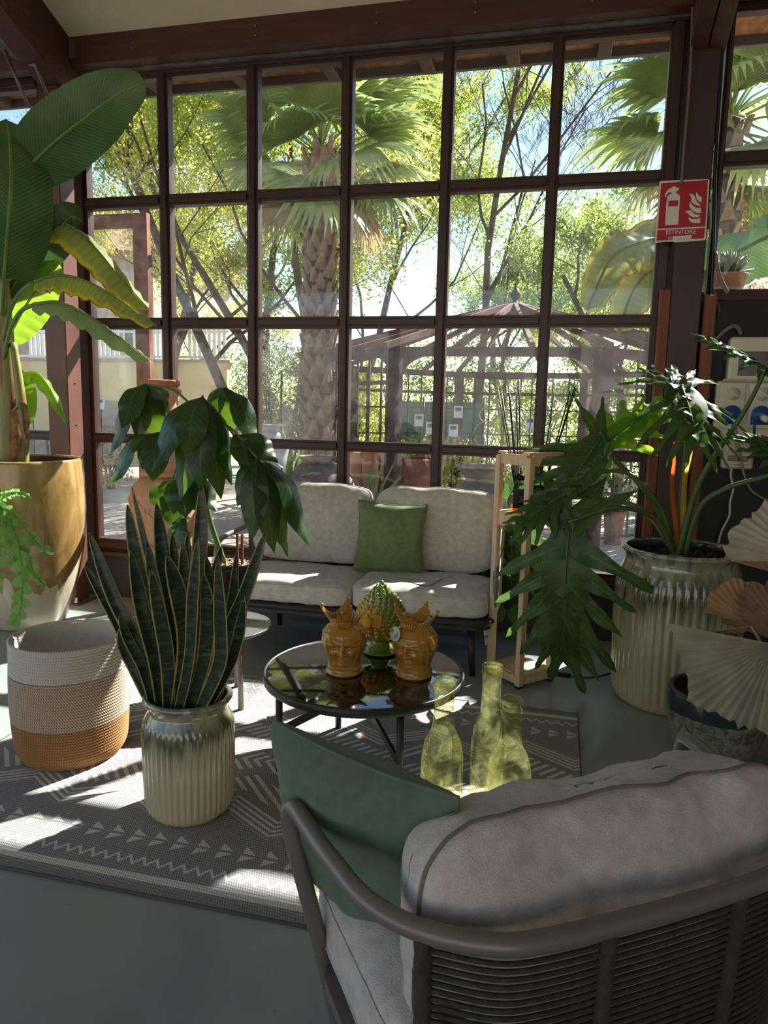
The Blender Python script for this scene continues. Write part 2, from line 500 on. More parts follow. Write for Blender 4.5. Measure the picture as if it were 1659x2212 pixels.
pr = struct(empty('wall_post_right', (0.69, 4.8, 0))); pr['label'] = 'dark brown steel post right of the large window carrying the red sign'
keep_world(MB().box((0.605, 4.72, 0), (0.772, 4.87, 3.9), 0.006).build('post_shaft', plain('dark brown painted steel', col(62,42,38), 0.45), smooth=False), pr)
for nm, x0, x1, ztop in (('wall_batten', 0.541, 0.606, 2.235), ('wall_batten', 0.79, 0.862, 2.2)):
    o = MB().box((x0, 4.73, 0.02), (x1, 4.79, ztop), 0.008).build(nm, MT['batten'], smooth=False)
    tag(o, 'reddish wooden batten on the window side of the dark post' if x0 < .6 else 'reddish wooden batten between the dark post and the power sockets', 'batten', 'upright wall battens')
    for z in (1.78, 1.06, 0.62, 1.4):
        if x0 < .6: MB().tube([(0.543, 4.745, z), (0.522, 4.74, z + .006)], [0.011, 0.008], 8).build('glass_clip', MT['clip'], o)
# steel tie plate and rods at the rafter foot
o = thing('tie_bracket', 'grey steel tie plate with two slanting rods under the left rafter', 'bracket', (-3.6, 4.4, 3.7))
pts = [D(-30, 45, 4.35), D(12, 60, 4.36), D(42, 75, 4.38), D(80, 145, 4.42), D(62, 142, 4.42), D(-30, 92, 4.35)]
nrm = Vector((0.5, -0.8, -0.2)).normalized() * 0.012
keep_world(MB().add([p for p in pts] + [p + nrm for p in pts], [tuple(range(6)), tuple(range(11, 5, -1))] + [(i, (i+1) % 6, 6 + (i+1) % 6, 6 + i) for i in range(6)]).build('gusset_plate', MT['steel'], smooth=False), o)
for a, b in (((10, -14, 4.36), (102, 205, 4.44)), ((9, 108, 4.36), (63, 232, 4.44))):
    keep_world(MB().tube([D(*a), D(*b)], 0.011, 8).build('tie_rod', MT['steel']), o)
keep_world(MB().box((-3.385, 4.655, 3.80), (-3.33, 4.665, 3.92)).build('hanger_plate', MT['steel'], smooth=False), o)

# ---- the fire extinguisher sign on the post
sg = thing('safety_sign', 'red and white fire extinguisher sign on the dark post', 'sign', (0.627, 4.712, 2.664))
SYF = 4.712
def sxy(x, y):
    # outline measured on an enlarged view of the sign -> metres on the plate
    k = (y - 155) / 780.0
    u = (x - (245 - 40 * k)) / (605 - 20 * k); v = (y - 155) / 775.0
    return (0.4868 + u * 0.2716, 2.841 - v * 0.345)
def plate(poly, name, mtl, y0, y1):
    p2 = [sxy(*p) for p in poly]
    return keep_world(MB().prism(p2, lambda u, v, d: (u, d, v), y0, y1).build(name, mtl, smooth=False), sg)
red = plain('sign red', col(172,20,40), 0.35); swh = plain('sign white', col(214,212,206), 0.4)
plate([(245,165),(262,155),(830,158),(850,175),(808,905),(795,918),(440,934),(420,924),(330,920),(225,934),(205,922)], 'plate', swh, SYF, SYF - .003)
plate([(268,184),(832,170),(800,745),(236,755)], 'red_field', red, SYF - .003, SYF - .0045)
plate([(234,772),(798,764),(786,892),(222,908)], 'red_caption_field', red, SYF - .003, SYF - .0045)
def mark(poly, name='pictogram'): return plate(poly, name, swh, SYF - .0045, SYF - .006)
mark([(322,712),(332,480),(342,370),(352,345),(385,322),(395,318),(388,296),(352,310),(332,335),(326,362),(314,360),(318,322),(336,285),(372,254),(402,246),(404,232),(444,232),(446,246),(486,252),(484,282),(452,290),(450,318),(478,330),(498,352),(498,380),(478,712)], 'extinguisher_pictogram')
plate([(360,410),(478,406),(474,478),(357,480)], 'extinguisher_label', red, SYF - .006, SYF - .0068)
mark([(700,306),(712,345),(758,384),(756,448),(720,425),(694,390),(690,345)], 'flame')
mark([(606,334),(640,334),(668,352),(684,392),(704,440),(752,486),(712,484),(660,460),(632,430),(636,385)], 'flame')
mark([(616,430),(640,470),(690,508),(752,512),(748,578),(690,570),(632,530),(610,480)], 'flame')
mark([(556,556),(590,540),(634,542),(680,590),(746,604),(720,626),(660,628),(618,606),(592,572)], 'flame')
mark([(602,626),(640,645),(690,650),(742,640),(740,702),(690,700),(640,690),(612,665)], 'flame')
plate([(416,858),(640,848),(638,894),(414,902)], 'number_field', swh, SYF - .0045, SYF - .006)
def text(s, size, loc, rot, mtl, parent, name='lettering', extr=0.0006, sx=1.0):
    cu = bpy.data.curves.new(name, 'FONT'); cu.body = s; cu.size = size; cu.extrude = extr
    cu.align_x = 'CENTER'; cu.align_y = 'CENTER'
    o = bpy.data.objects.new(name, cu); C.objects.link(o)
    cu.materials.append(mtl); o.parent = parent; o.location = Vector(loc) - parent.location
    dg = bpy.context.evaluated_depsgraph_get(); dg.update()
    me = bpy.data.meshes.new_from_object(o.evaluated_get(dg)); bpy.data.objects.remove(o)
    o = bpy.data.objects.new(name, me); C.objects.link(o); o.parent = parent; o.location = Vector(loc) - parent.location
    o.rotation_euler = rot; o.scale = (sx, 1, 1)
    return o
tx, tz = sxy(510, 806); text('ESTINTORE', 0.033, (tx, SYF - .0055, tz), (PI/2, 0.02, 0), swh, sg, sx=0.98)
tx, tz = sxy(382, 880); text('N', 0.026, (tx, SYF - .0055, tz), (PI/2, 0.02, 0), swh, sg)

# ---- power sockets on the dark wall
EY = 4.83
ep = thing('socket_panel', 'ivory industrial socket panel with blue outlets on dark wall', 'socket panel', (1.1, EY, 1.7))
def kb(name, a, b, mtl, bev=.006, parent=ep): return keep_world(MB().box(a, b, bev).build(name, mtl, smooth=False), parent)
kb('housing', (0.90, EY - .09, 1.365), (1.45, EY, 1.70), MT['ivory'], .012)
kb('breaker_cover', (0.955, EY - .10, 1.70), (1.45, EY, 1.955), MT['ivory'], .012)
kb('breaker_window', (1.005, EY - .105, 1.73), (1.42, EY - .098, 1.87), plain('smoked plastic', col(44,38,42), 0.15), .003)
kb('seam', (0.93, EY - .096, 1.695), (1.45, EY - .09, 1.712), plain('darker ivory', col(176,168,146), .4), .002)  # slightly darker ivory strip where housing and cover meet
bl = plain('blue plastic', col(26,74,140), 0.3)
for k, x in enumerate((0.965, 1.125, 1.285)):
    u = kb('socket_unit', (x - .045, EY - .105, 1.42), (x + .095, EY - .088, 1.69), MT['ivory'], .006)
    cx = x + .025
    kn = MB().tube([(cx, EY - .105, 1.625), (cx, EY - .112, 1.625)], 0.040, 20).tube([(cx, EY - .112, 1.625), (cx, EY - .128, 1.625)], 0.028, 16).build('dial', MT['ivory'], u)
    kn2 = MB().box((cx - .032, EY - .138, 1.617), (cx + .032, EY - .126, 1.633), .003, Matrix.Translation((cx, 0, 1.625)) @ Matrix.Rotation(0.6, 4, 'Y') @ Matrix.Translation((-cx, 0, -1.625))).build('dial_grip', MT['ivory'], u)
    mtl = bl if k < 2 else red
    sk = MB().lathe([(0, 0), (.05, 0), (.052, .02), (.046, .034), (0, .036)], 20).build('outlet_cap', mtl, u)
    sk.rotation_euler = (PI/2, 0, 0); sk.location = (cx, EY - .105, 1.505)
    fl = MB().box((cx - .052, EY - .12, 1.445), (cx + .052, EY - .10, 1.50), .004).build('outlet_flange', mtl, u)
    if k == 1:
        pg = MB().tube([(cx + .01, EY - .14, 1.49), (cx + .012, EY - .19, 1.475)], [.022, .016], 12).build('plug', MT['white'], u)
for x in (0.925, ): kb('screw', (x - .009, EY - .095, 1.385), (x + .009, EY - .088, 1.403), MT['black'], .003)
sb = thing('junction_box', 'small ivory double outlet box below the socket panel', 'socket box', (1.06, EY, 1.27))
kb('housing', (0.97, EY - .05, 1.175), (1.15, EY, 1.355), MT['ivory'], .01, sb)
kb('flap', (0.985, EY - .064, 1.275), (1.135, EY - .05, 1.345), MT['ivory'], .006, sb); kb('flap_window', (1.0, EY - .067, 1.287), (1.12, EY - .063, 1.333), plain('clear amber plastic', col(170,158,124), .2), .002, sb)
kb('flap', (0.985, EY - .064, 1.20), (1.135, EY - .05, 1.265), MT['ivory'], .006, sb); kb('flap_window', (1.0, EY - .067, 1.222), (1.12, EY - .063, 1.256), plain('dark amber plastic', col(84,74,52), .2), .002, sb)
def cable(pts, r, mtl, name, label, group=None):
    o = MB().tube(smooth_path(pts, 6), r, 8).build(name, mtl)
    return tag(o, label, 'cable', group)
wcab = plain('white cable', col(196,194,184), .4)
cable([D(1580,1012,4.76), D(1579,1030,4.76), D(1584,1055,4.76), D(1577,1085,4.77), D(1575,1115,4.77), D(1560,1145,4.78), D(1552,1175,4.79), D(1551,1220,4.79)], .007, wcab, 'power_cable', 'white cable hanging from the small outlet box')
cable([D(1588,918,4.70), D(1596,960,4.72), D(1606,1020,4.75), D(1620,1055,4.77), D(1640,1072,4.77), D(1670,1085,4.77)], .007, plain('grey cable', col(140,138,130), .4), 'power_cable', 'grey cable plugged into the left blue outlet')
cable([D(1630,915,4.64), D(1629,950,4.68), D(1633,975,4.74), D(1650,995,4.76), D(1690,1010,4.77)], .008, plain('blue cable', col(40,70,104), .4), 'power_cable', 'dark blue cable plugged into the right blue outlet')
cable([D(1524,705,4.78), D(1531,722,4.77), D(1545,732,4.76), D(1565,715,4.76), D(1585,704,4.77), D(1597,712,4.78), D(1600,722,4.79)], .013, plain('grey conduit', col(116,110,98), .5), 'conduit', 'grey bent conduit feeding the top of the socket panel')
cable([D(1545,545,4.76), D(1550,580,4.75), D(1558,605,4.74), D(1566,622,4.73), D(1572,633,4.73)], .012, plain('grey conduit end', col(120,108,96), .5), 'conduit', 'cut grey conduit hanging in front of the right window ledge')
cable([D(1541,626,4.79), D(1548,650,4.78), D(1554,668,4.78), D(1552,684,4.79)], .008, plain('dim grey cable', col(96,92,84), .5), 'cable_end', 'short grey cable end curling over the dark wall')
cable([D(1566,-30,4.74), D(1562,60,4.74), D(1556,180,4.73), D(1545,360,4.74), D(1541,520,4.75), D(1536,650,4.77), D(1531,700,4.79)], .011, MT['black'], 'cable_duct', 'long black cable running down beside the dark post')
cable([D(1540,645,4.765), D(1534,670,4.77), D(1531,700,4.775)], .004, MT['chrome'], 'pull_wire', 'thin bright wire beside the dark post above the conduit')
cable([D(1497,-20,4.70), D(1492,150,4.70), D(1480,300,4.70), D(1472,400,4.70)], .008, plain('brown cable', col(110,92,84), .5), 'power_cable', 'brown cable clipped down the upper dark post to the red sign')
# ================================================================== FURNITURE AND POTTERY
# ---- rug
RX0, RX1, RY0, RY1 = -2.32, 0.165, 1.806, 3.572
n = N('woven grey rug')
xyz = n.sep(n.tc())
x, y = xyz[0], xyz[1]
cy = (RY0 + RY1) / 2; half = (RY1 - RY0) / 2
e = n.math('SUBTRACT', half, n.math('ABSOLUTE', n.math('SUBTRACT', y, cy)))      # distance from the nearer short edge
def band(a, b): return n.math('MULTIPLY', n.math('GREATER_THAN', e, a), n.math('LESS_THAN', e, b))
def tri(v, per, ph=0.0): return n.math('PINGPONG', n.math('ADD', n.math('ADD', v, 50.0), ph), per)  # 0..per..0
light = band(0.052, 0.084)
zz = n.math('ABSOLUTE', n.math('SUBTRACT', e, n.math('ADD', 0.125, n.math('MULTIPLY', tri(x, 0.024), 1.5))))
light = n.math('MAXIMUM', light, n.math('LESS_THAN', zz, 0.008))
fr_ = n.math('FRACT', n.math('MULTIPLY', n.math('ADD', x, 50.0), 1 / 0.082))     # row of split triangles
tt = n.math('ABSOLUTE', n.math('SUBTRACT', e, 0.262))
trg = n.math('LESS_THAN', tt, n.math('MULTIPLY', n.math('SUBTRACT', 0.82, fr_), 0.062))
trg = n.math('MULTIPLY', trg, n.math('GREATER_THAN', tt, 0.006))
trg = n.math('MULTIPLY', trg, n.math('MULTIPLY', n.math('GREATER_THAN', fr_, 0.12), n.math('LESS_THAN', tt, 0.048)))
light = n.math('MAXIMUM', light, trg)
ch = n.math('ADD', e, n.math('MULTIPLY', tri(x, 0.21, 0.05), -0.62))              # broad chevrons
chl = n.math('LESS_THAN', n.math('FRACT', n.math('MULTIPLY', n.math('ADD', ch, 5.0), 1 / 0.028)), 0.5)
chm = n.math('MULTIPLY', n.math('GREATER_THAN', ch, 0.36), n.math('LESS_THAN', ch, 0.475))
light = n.math('MAXIMUM', light, n.math('MULTIPLY', chl, n.math('MULTIPLY', chm, n.math('GREATER_THAN', e, 0.34))))
dm = n.math('MULTIPLY', n.math('GREATER_THAN', ch, 0.52), n.math('GREATER_THAN', e, 0.4))
hat = n.math('LESS_THAN', n.math('FRACT', n.math('MULTIPLY', n.math('ADD', n.math('ADD', x, n.math('MULTIPLY', e, 0.9)), 50.0), 1 / 0.052)), 0.45)
ring = n.math('LESS_THAN', n.math('FRACT', n.math('MULTIPLY', n.math('SUBTRACT', ch, 0.52), 1 / 0.19)), 0.62)
light = n.math('MAXIMUM', light, n.math('MULTIPLY', dm, n.math('MULTIPLY', hat, ring)))
weave = n.math('SINE', n.math('MULTIPLY', n.math('ADD', x, n.math('MULTIPLY', y, 0.35)), 780.0))
weave2 = n.math('SINE', n.math('MULTIPLY', n.math('ADD', y, n.math('MULTIPLY', x, 0.1)), 520.0))
wv = n.math('MULTIPLY', n.math('ADD', weave, weave2), 0.25)
dark = n.ramp(n.math('ADD', 0.5, wv), [(0.1, col(128,127,127)), (0.9, col(166,165,164))])
lit = n.ramp(n.math('ADD', 0.5, wv), [(0.1, col(206,200,190)), (0.9, col(236,231,221))])
hem = n.math('LESS_THAN', e, 0.035)
bcol = n.mix(n.math('MULTIPLY', light, 0.95), dark, lit)
bcol = n.mix(n.math('MULTIPLY', hem, 0.6), bcol, col(140,132,130))
MT['rug'] = n.end(n.bsdf(bcol, 0.9, spec=0.2, normal=n.bump(n.math('ADD', wv, n.math('MULTIPLY', light, 0.3)), 0.5, 0.003)))
def rugf(top):
    def f(u, v):
        x_ = RX0 + u * (RX1 - RX0); y_ = RY0 + v * (RY1 - RY0)
        edge = min(u * (RX1 - RX0), (1-u) * (RX1 - RX0), v * (RY1 - RY0), (1-v) * (RY1 - RY0))
        wob = 0.006 * noise.noise((x_ * 2.2, y_ * 2.2, 1)) if edge < 0.02 else 0
        lift = 0.002 + 0.003 * max(0, noise.noise((x_ * 1.7, y_ * 1.7, 3)))
        return (x_ + wob, y_ + wob, (0.007 + lift * 0.5) if top else 0.0005)
    return f
m = MB().grid(rugf(True), 90, 64)
nb = len(m.v)
rug = m.build('rug', MT['rug'])
MB().tube([(RX0, RY0, .005), (RX1, RY0, .005), (RX1, RY1, .005), (RX0, RY1, .005)], 0.0055, 6, closed=True).build('binding', plain('rug binding', col(88,84,84), .9), rug)
tag(rug, 'grey and cream woven rug with zigzag and triangle rows', 'rug')

# ---- rope basket
BC = (-1.965, 2.56)
bk = thing('rope_basket', 'coiled rope basket banded white, beige and tan', 'basket', (BC[0], BC[1], 0.010))
def coil_mat(name, a, b, f=1):
    n = N(name); xyz = n.sep(n.tc()); ang = n.math('ARCTAN2', xyz[1], xyz[0])
    w = n.math('SINE', n.math('ADD', n.math('MULTIPLY', ang, 150.0), n.math('MULTIPLY', xyz[2], 420.0)))
    return n.end(n.bsdf(n.mix(n.math('MULTIPLY', n.math('ADD', w, 1.0), 0.5), a, b), 0.85, spec=0.2, normal=n.bump(w, 0.35, 0.002)))
bw = coil_mat('white cotton rope', col(214,208,196), col(188,180,166)); bb = coil_mat('speckled beige rope', col(206,192,170), col(150,118,90)); bt = coil_mat('tan jute rope', col(172,130,86), col(138,98,60))
def bprof(z):
    t = z / 0.50
    r = 0.214 + 0.012 * math.sin(PI * min(1, t * 1.1)) + 0.012 * t
    if t < 0.12: r -= 0.022 * (1 - t / 0.12) ** 2
    return r
ncoil = 40; dz = 0.50 / ncoil
def bring(i0, i1, name, mtl):
    prof = []
    for i in range(i0, i1):
        z = i * dz
        for k in range(5):
            a = -PI/2 + PI * k / 5
            prof.append((bprof(z + dz/2) + 0.0065 * math.cos(a), z + dz/2 + dz/2 * math.sin(a)))
    m = MB(); m.lathe(prof, 72); return m.build(name, mtl, bk)
bring(0, 14, 'tan_band', bt); bring(14, 30, 'beige_band', bb); bring(30, 40, 'white_band', bw)
ip = [(bprof(.49) + 0.004, 0.497), (bprof(.49) - 0.004, 0.506)]
for i in range(39, -1, -1):
    z = i * dz
    for k in range(3): ip.append((bprof(z + dz/2) - 0.012 - 0.003 * math.sin(PI * k / 2), z + dz - dz * k / 3))
ip += [(0.1, 0.004), (0, 0.004)]
MB().lathe(ip, 72).build('lining', bw, bk)
MB().tube([(bprof(.5) * math.cos(a), bprof(.5) * math.sin(a), 0.504) for a in [2*PI*k/64 for k in range(64)]], 0.008, 8, closed=True).build('rim', bw, bk)
bk.rotation_euler = (0, 0, 0)

# ---- ribbed glazed pots
def glaze(name, h, drip=(60,62,40), body=(196,188,154), top=(120,124,92)):
    n = N(name); v = n.tc(); xyz = n.sep(v)
    t = n.math('DIVIDE', xyz[2], h)
    run = n.noise(n.mapping(v, (9, 9, 0.9)), 2.6, 4, 0.6)
    tt = n.math('ADD', t, n.math('MULTIPLY', n.math('SUBTRACT', run, 0.5), 0.45))
    c_ = n.ramp(tt, [(0.0, col(198,186,150)), (0.45, col(*body)), (0.62, col(168,160,122)), (0.74, col(*drip)), (0.84, col(*top)), (0.93, col(164,164,132)), (1.0, col(96,104,98))])
    wash = n.noise(n.mapping(v, (24, 24, 3)), 2.0, 3)
    c_ = n.mix(n.math('MULTIPLY', wash, 0.3), c_, col(150,138,104))
    return n.end(n.bsdf(c_, n.ramp(wash, [(0.3, (.06,.06,.06,1)), (0.7, (.22,.22,.22,1))]), spec=0.7, coat=1.0, normal=n.bump(run, 0.25, 0.01)))
def ribbed_pot(name, label, loc, prof, ribs, amp, z0, z1, inner, h, drip=(60,62,40)):
    p = thing(name, label, 'plant pot', loc)
    def rf(a, r, z, k):
        if z0 < z < z1 and r > 0.05:
            w = min(1, (z - z0) / 0.03, (z1 - z) / 0.03)
            return r + amp * w * (abs(math.sin(a * ribs / 2)) * 2 - 1)
        return r
    MB().lathe(prof, ribs * 6, rf=rf).build('body', glaze(name + ' glaze', h, drip), p)
    MB().lathe(inner, 64).build('inner_wall', plain(name + ' inside', col(40,44,42), .25, coat=.5), p)
    return p
def prof_interp(keys, n=40):
    out = []
    for i in range(n + 1):
        t = i / n * (len(keys) - 1); k = min(int(t), len(keys) - 2); f = t - k
        f2 = f
        out.append((keys[k][0] * (1-f2) + keys[k+1][0] * f2, keys[k][1] * (1-f2) + keys[k+1][1] * f2))
    return out
def cat_prof(keys, n=4):
    pts = smooth_path([(r, 0, z) for r, z in keys], n)
    return [(max(0, p.x), p.z) for p in pts]
SPC = Vector((-1.262, 2.285, 0.009))
sp_prof = [(0, 0), (.13, 0)] + cat_prof([(.142, .004), (.156, .03), (.160, .10), (.163, .20), (.163, .30), (.160, .345), (.147, .378), (.141, .395), (.146, .415), (.157, .425), (.160, .436), (.154, .446), (.143, .446), (.138, .440)], 5)
spot = ribbed_pot('ribbed_pot', 'smaller olive cream ribbed glazed pot holding the snake plant', SPC, sp_prof, 44, 0.0032, 0.02, 0.365, [(.139, .442), (.132, .40), (.135, .36), (.13, .34), (0, .34)], 0.44, (74,74,46))
BPC = Vector((0.652, 3.955, 0.0))
bp_prof = [(0, 0), (.27, 0)] + cat_prof([(.285, .004), (.300, .05), (.308, .2), (.315, .4), (.316, .56), (.308, .64), (.292, .70), (.280, .735), (.278, .76), (.288, .785), (.298, .795), (.300, .805), (.292, .815), (.274, .816), (.266, .808)], 5)
bpot = ribbed_pot('ribbed_pot', 'large olive cream ribbed glazed pot holding the split leaf philodendron', BPC, bp_prof, 50, 0.0055, 0.03, 0.69, [(.268, .81), (.258, .76), (.262, .74), (.262, .72), (0, .72)], 0.82, (58,60,38))
# mulch in the big pot
random.seed(4)
m = MB()
for k in range(330):
    a = random.uniform(0, 2*PI); r = 0.255 * math.sqrt(random.random())
    s = random.uniform(.012, .03)
    mt = Matrix.Translation((BPC.x + r * math.cos(a), BPC.y + r * math.sin(a), .725 + .035 * (1 - (r/.255) ** 2) + random.uniform(0, .015))) @ Quaternion((random.random(), random.random(), random.random(), random.random())).normalized().to_matrix().to_4x4()
    m.box((-s, -s * .6, -s * .35), (s, s * .6, s * .35), 0, mt)
o = m.build('bark_mulch', plain('dark bark chips', col(66,42,34), .85, col(40,28,26), 30), smooth=False)
keep_world(o, bpot); o['kind'] = 'stuff'
# ochre pot with the banana plant
n = N('ochre crackle glaze'); v = n.tc()
f1 = n.noise(n.mapping(v, (3, 3, 1.2)), 2.2, 6, 0.65, 0.6); f2 = n.noise(n.mapping(v, (1.6, 1.6, .5)), 3.2, 3)
c_ = n.ramp(f1, [(0.28, col(112,88,48)), (0.5, col(160,130,76)), (0.72, col(192,166,116))])
xyz = n.sep(v)
low = n.math('LESS_THAN', n.math('ADD', xyz[2], n.math('MULTIPLY', n.noise(n.mapping(v, (2.5, 2.5, .8)), 2.5, 2), -1.1)), -0.34)
c_ = n.mix(n.math('MULTIPLY', low, 0.8), c_, col(206,198,176))
MT['ochre'] = n.end(n.bsdf(c_, n.ramp(f2, [(0.3, (.15,.15,.15,1)), (0.7, (.35,.35,.35,1))]), spec=.6, coat=.4, normal=n.bump(f1, .15, .01)))
OPC = Vector((-3.47, 4.10, 0))
op = thing('glazed_pot', 'tall ochre brown glazed pot holding the banana plant', 'plant pot', OPC)
MB().lathe([(0, 0), (.24, 0)] + cat_prof([(.25, .01), (.275, .08), (.335, .28), (.383, .52), (.402, .75), (.400, .95), (.393, 1.07), (.391, 1.10), (.384, 1.112), (.365, 1.112), (.358, 1.10)], 5), 72).build('body', MT['ochre'], op)
MB().lathe([(.36, 1.105), (.362, 1.0), (.362, .97), (0, .97)], 48).build('inner_wall', plain('brown glaze inside', col(70,42,26), .25, coat=.5), op)
MB().lathe([(.36, .985), (.2, .995), (0, 1.0)], 32).build('soil', MT['soil'], op)
# small teal rimmed pot
n = N('teal reactive glaze'); v = n.tc(); xyz = n.sep(v)
sp_ = n.noise(v, 26, 5, 0.7, 1.0)
cc = n.ramp(sp_, [(0.35, col(70,60,46)), (0.5, col(122,124,104)), (0.65, col(150,152,130))])
rim = n.math('GREATER_THAN', n.math('ADD', xyz[2], n.math('MULTIPLY', n.noise(v, 8, 3), 0.05)), 0.255)
MT['teal'] = n.end(n.bsdf(n.mix(rim, cc, col(34,52,58)), .3, spec=.5, coat=.3, normal=n.bump(sp_, .2, .004)))
SMC = Vector((0.735, 3.27, 0))
sm = thing('small_pot', 'low teal rimmed speckled pot behind the dried palm fans', 'plant pot', SMC)
MB().lathe([(0, 0), (.12, 0)] + cat_prof([(.13, .005), (.165, .06), (.195, .15), (.208, .24), (.210, .30), (.206, .318), (.190, .320), (.180, .312)], 5), 56).build('body', MT['teal'], sm)
MB().lathe([(.182, .314), (.184, .26), (.17, .22), (0, .22)], 48).build('inner_wall', plain('dark red inside', col(74,34,28), .5), sm)

# ---- tall terracotta urn by the window
UC = Vector((-2.585, 4.42, 0))
urn = thing('terracotta_urn', 'tall terracotta stacked urn with relief ornament by the window', 'urn', UC)
lo = [(0, 0), (.17, 0)] + cat_prof([(.19, .01), (.20, .05), (.17, .10), (.19, .2), (.225, .45), (.238, .7), (.235, .86), (.215, .93), (.17, .985), (.13, 1.005), (.125, 1.02)], 5)
MB().lathe(lo, 48).build('lower_jar', MT['terracotta'], urn)
MB().lathe(cat_prof([(.12, 1.0), (.155, 1.012), (.158, 1.03), (.14, 1.045), (.135, 1.06), (.150, 1.075), (.140, 1.10), (.115, 1.15), (.105, 1.25), (.11, 1.34), (.12, 1.38)], 5), 48).build('neck_ring', MT['terracotta'], urn)
MB().lathe(cat_prof([(.11, 1.37), (.128, 1.385), (.128, 1.405), (.108, 1.42), (.098, 1.45), (.096, 1.50), (.100, 1.53), (.106, 1.55), (.118, 1.562), (.116, 1.58), (.100, 1.59), (.096, 1.60)], 5), 48).build('upper_tier', MT['terracotta'], urn)
MB().lathe([(.092, 1.60)] + cat_prof([(.096, 1.60), (.108, 1.61), (.109, 1.625), (.104, 1.64), (.092, 1.645)], 4) + [(.07, 1.645), (.068, 1.60), (0, 1.60)], 48).build('cap', plain('terracotta red cap', col(184,112,84), .7), urn)
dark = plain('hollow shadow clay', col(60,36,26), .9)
for k in range(6):
    a = k * PI / 3 - 0.9
    d = Vector((math.cos(a), math.sin(a), 0))
    m = MB().grid(lambda u, v: d * (.0985) + Vector((-d.y, d.x, 0)) * (.012 * math.cos(2*PI*u) * (v)) + Vector((0, 0, 1.50 + .026 * math.sin(2*PI*u) * v)), 12, 1, cu=True)
    m.build('hole_shade', dark, urn)  # flat dark oval, painted shade of a hole
random.seed(12)
for k in range(16):
    a = -PI/2 + (k % 8 - 3.5) * 0.34; z = .55 + (k // 8) * .22 + random.uniform(-.05, .05); d = Vector((math.cos(a), math.sin(a), 0)); s = Vector((-d.y, d.x, 0))
    pts = [d * (.237) + s * (.03 * math.sin(t * 1.3 + k)) + Vector((0, 0, z + (t - 2.5) * .03)) for t in range(6)]
    MB().tube(smooth_path(pts, 3), [.003 + .006 * math.sin(PI * q / 15) for q in range(16)], 6).build('relief_scroll', MT['terracotta'], urn)

# ---- round side table with the umbrella plant pot
gm = plain('grey lacquered top', col(104,106,106), .3)
STC = Vector((-1.60, 3.235, 0.0))
st = thing('side_table', 'small round grey side table behind the snake plant', 'table', STC)
ZT = 0.40
MB().lathe([(0, ZT - .016)] + cat_prof([(.235, ZT - .016), (.246, ZT - .012), (.252, ZT), (.250, ZT + .004), (.244, ZT + .003)], 3) + [(.24, ZT), (0, ZT)], 56).build('table_top', gm, st)
for k in range(3):
    a = -0.55 + k * 2*PI/3
    d = Vector((math.cos(a), math.sin(a), 0))
    MB().tube([d * .17 + Vector((0, 0, ZT - .015)), d * .175 + Vector((0, 0, .009))], .014, 10).build('leg', MT['taupe_metal'], st)

# ---- coffee table
TC = Vector((-0.735, 2.795, 0)); TH = 0.42
ct = thing('coffee_table', 'round black glass coffee table on dark metal legs', 'table', TC)
MB().lathe([(0, TH - .008), (.398, TH - .008), (.404, TH - .005), (.404, TH - .001), (.401, TH), (0, TH)], 80).build('glass_top', plain('black glass', col(6,7,8), .03, spec=.8, coat=1.0), ct)
MB().lathe([(.36, TH - .034), (.412, TH - .034), (.416, TH - .030), (.416, TH - .002), (.412, TH + .001), (.406, TH + .001), (.405, TH - .006), (.36, TH - .010), (.36, TH - .034)], 80).build('rim', MT['dark_metal'], ct)
feet = [(-1.046, 2.63), (-.515, 2.50), (-.617, 3.0), (-.93, 3.08)]
for fx, fy in feet:
    MB().tube([(fx - TC.x, fy - TC.y, TH - .03), (fx - TC.x, fy - TC.y, .009)], .0145, 12).build('leg', MT['dark_metal'], ct)
def rel(p, z): return Vector((p[0] - TC.x, p[1] - TC.y, z))
MB().bar(rel(feet[2], TH - .06), rel(feet[0], TH - .24), .012, .03).build('cross_bar', MT['dark_metal'], ct, smooth=False)
MB().bar(rel(feet[1], TH - .24), rel(feet[3], TH - .06), .012, .03).build('cross_bar', MT['dark_metal'], ct, smooth=False)
MB().box((-.325, -.1715, .22), (-.313, -.1695, .238)).build('sticker', MT['white'], ct, smooth=False)

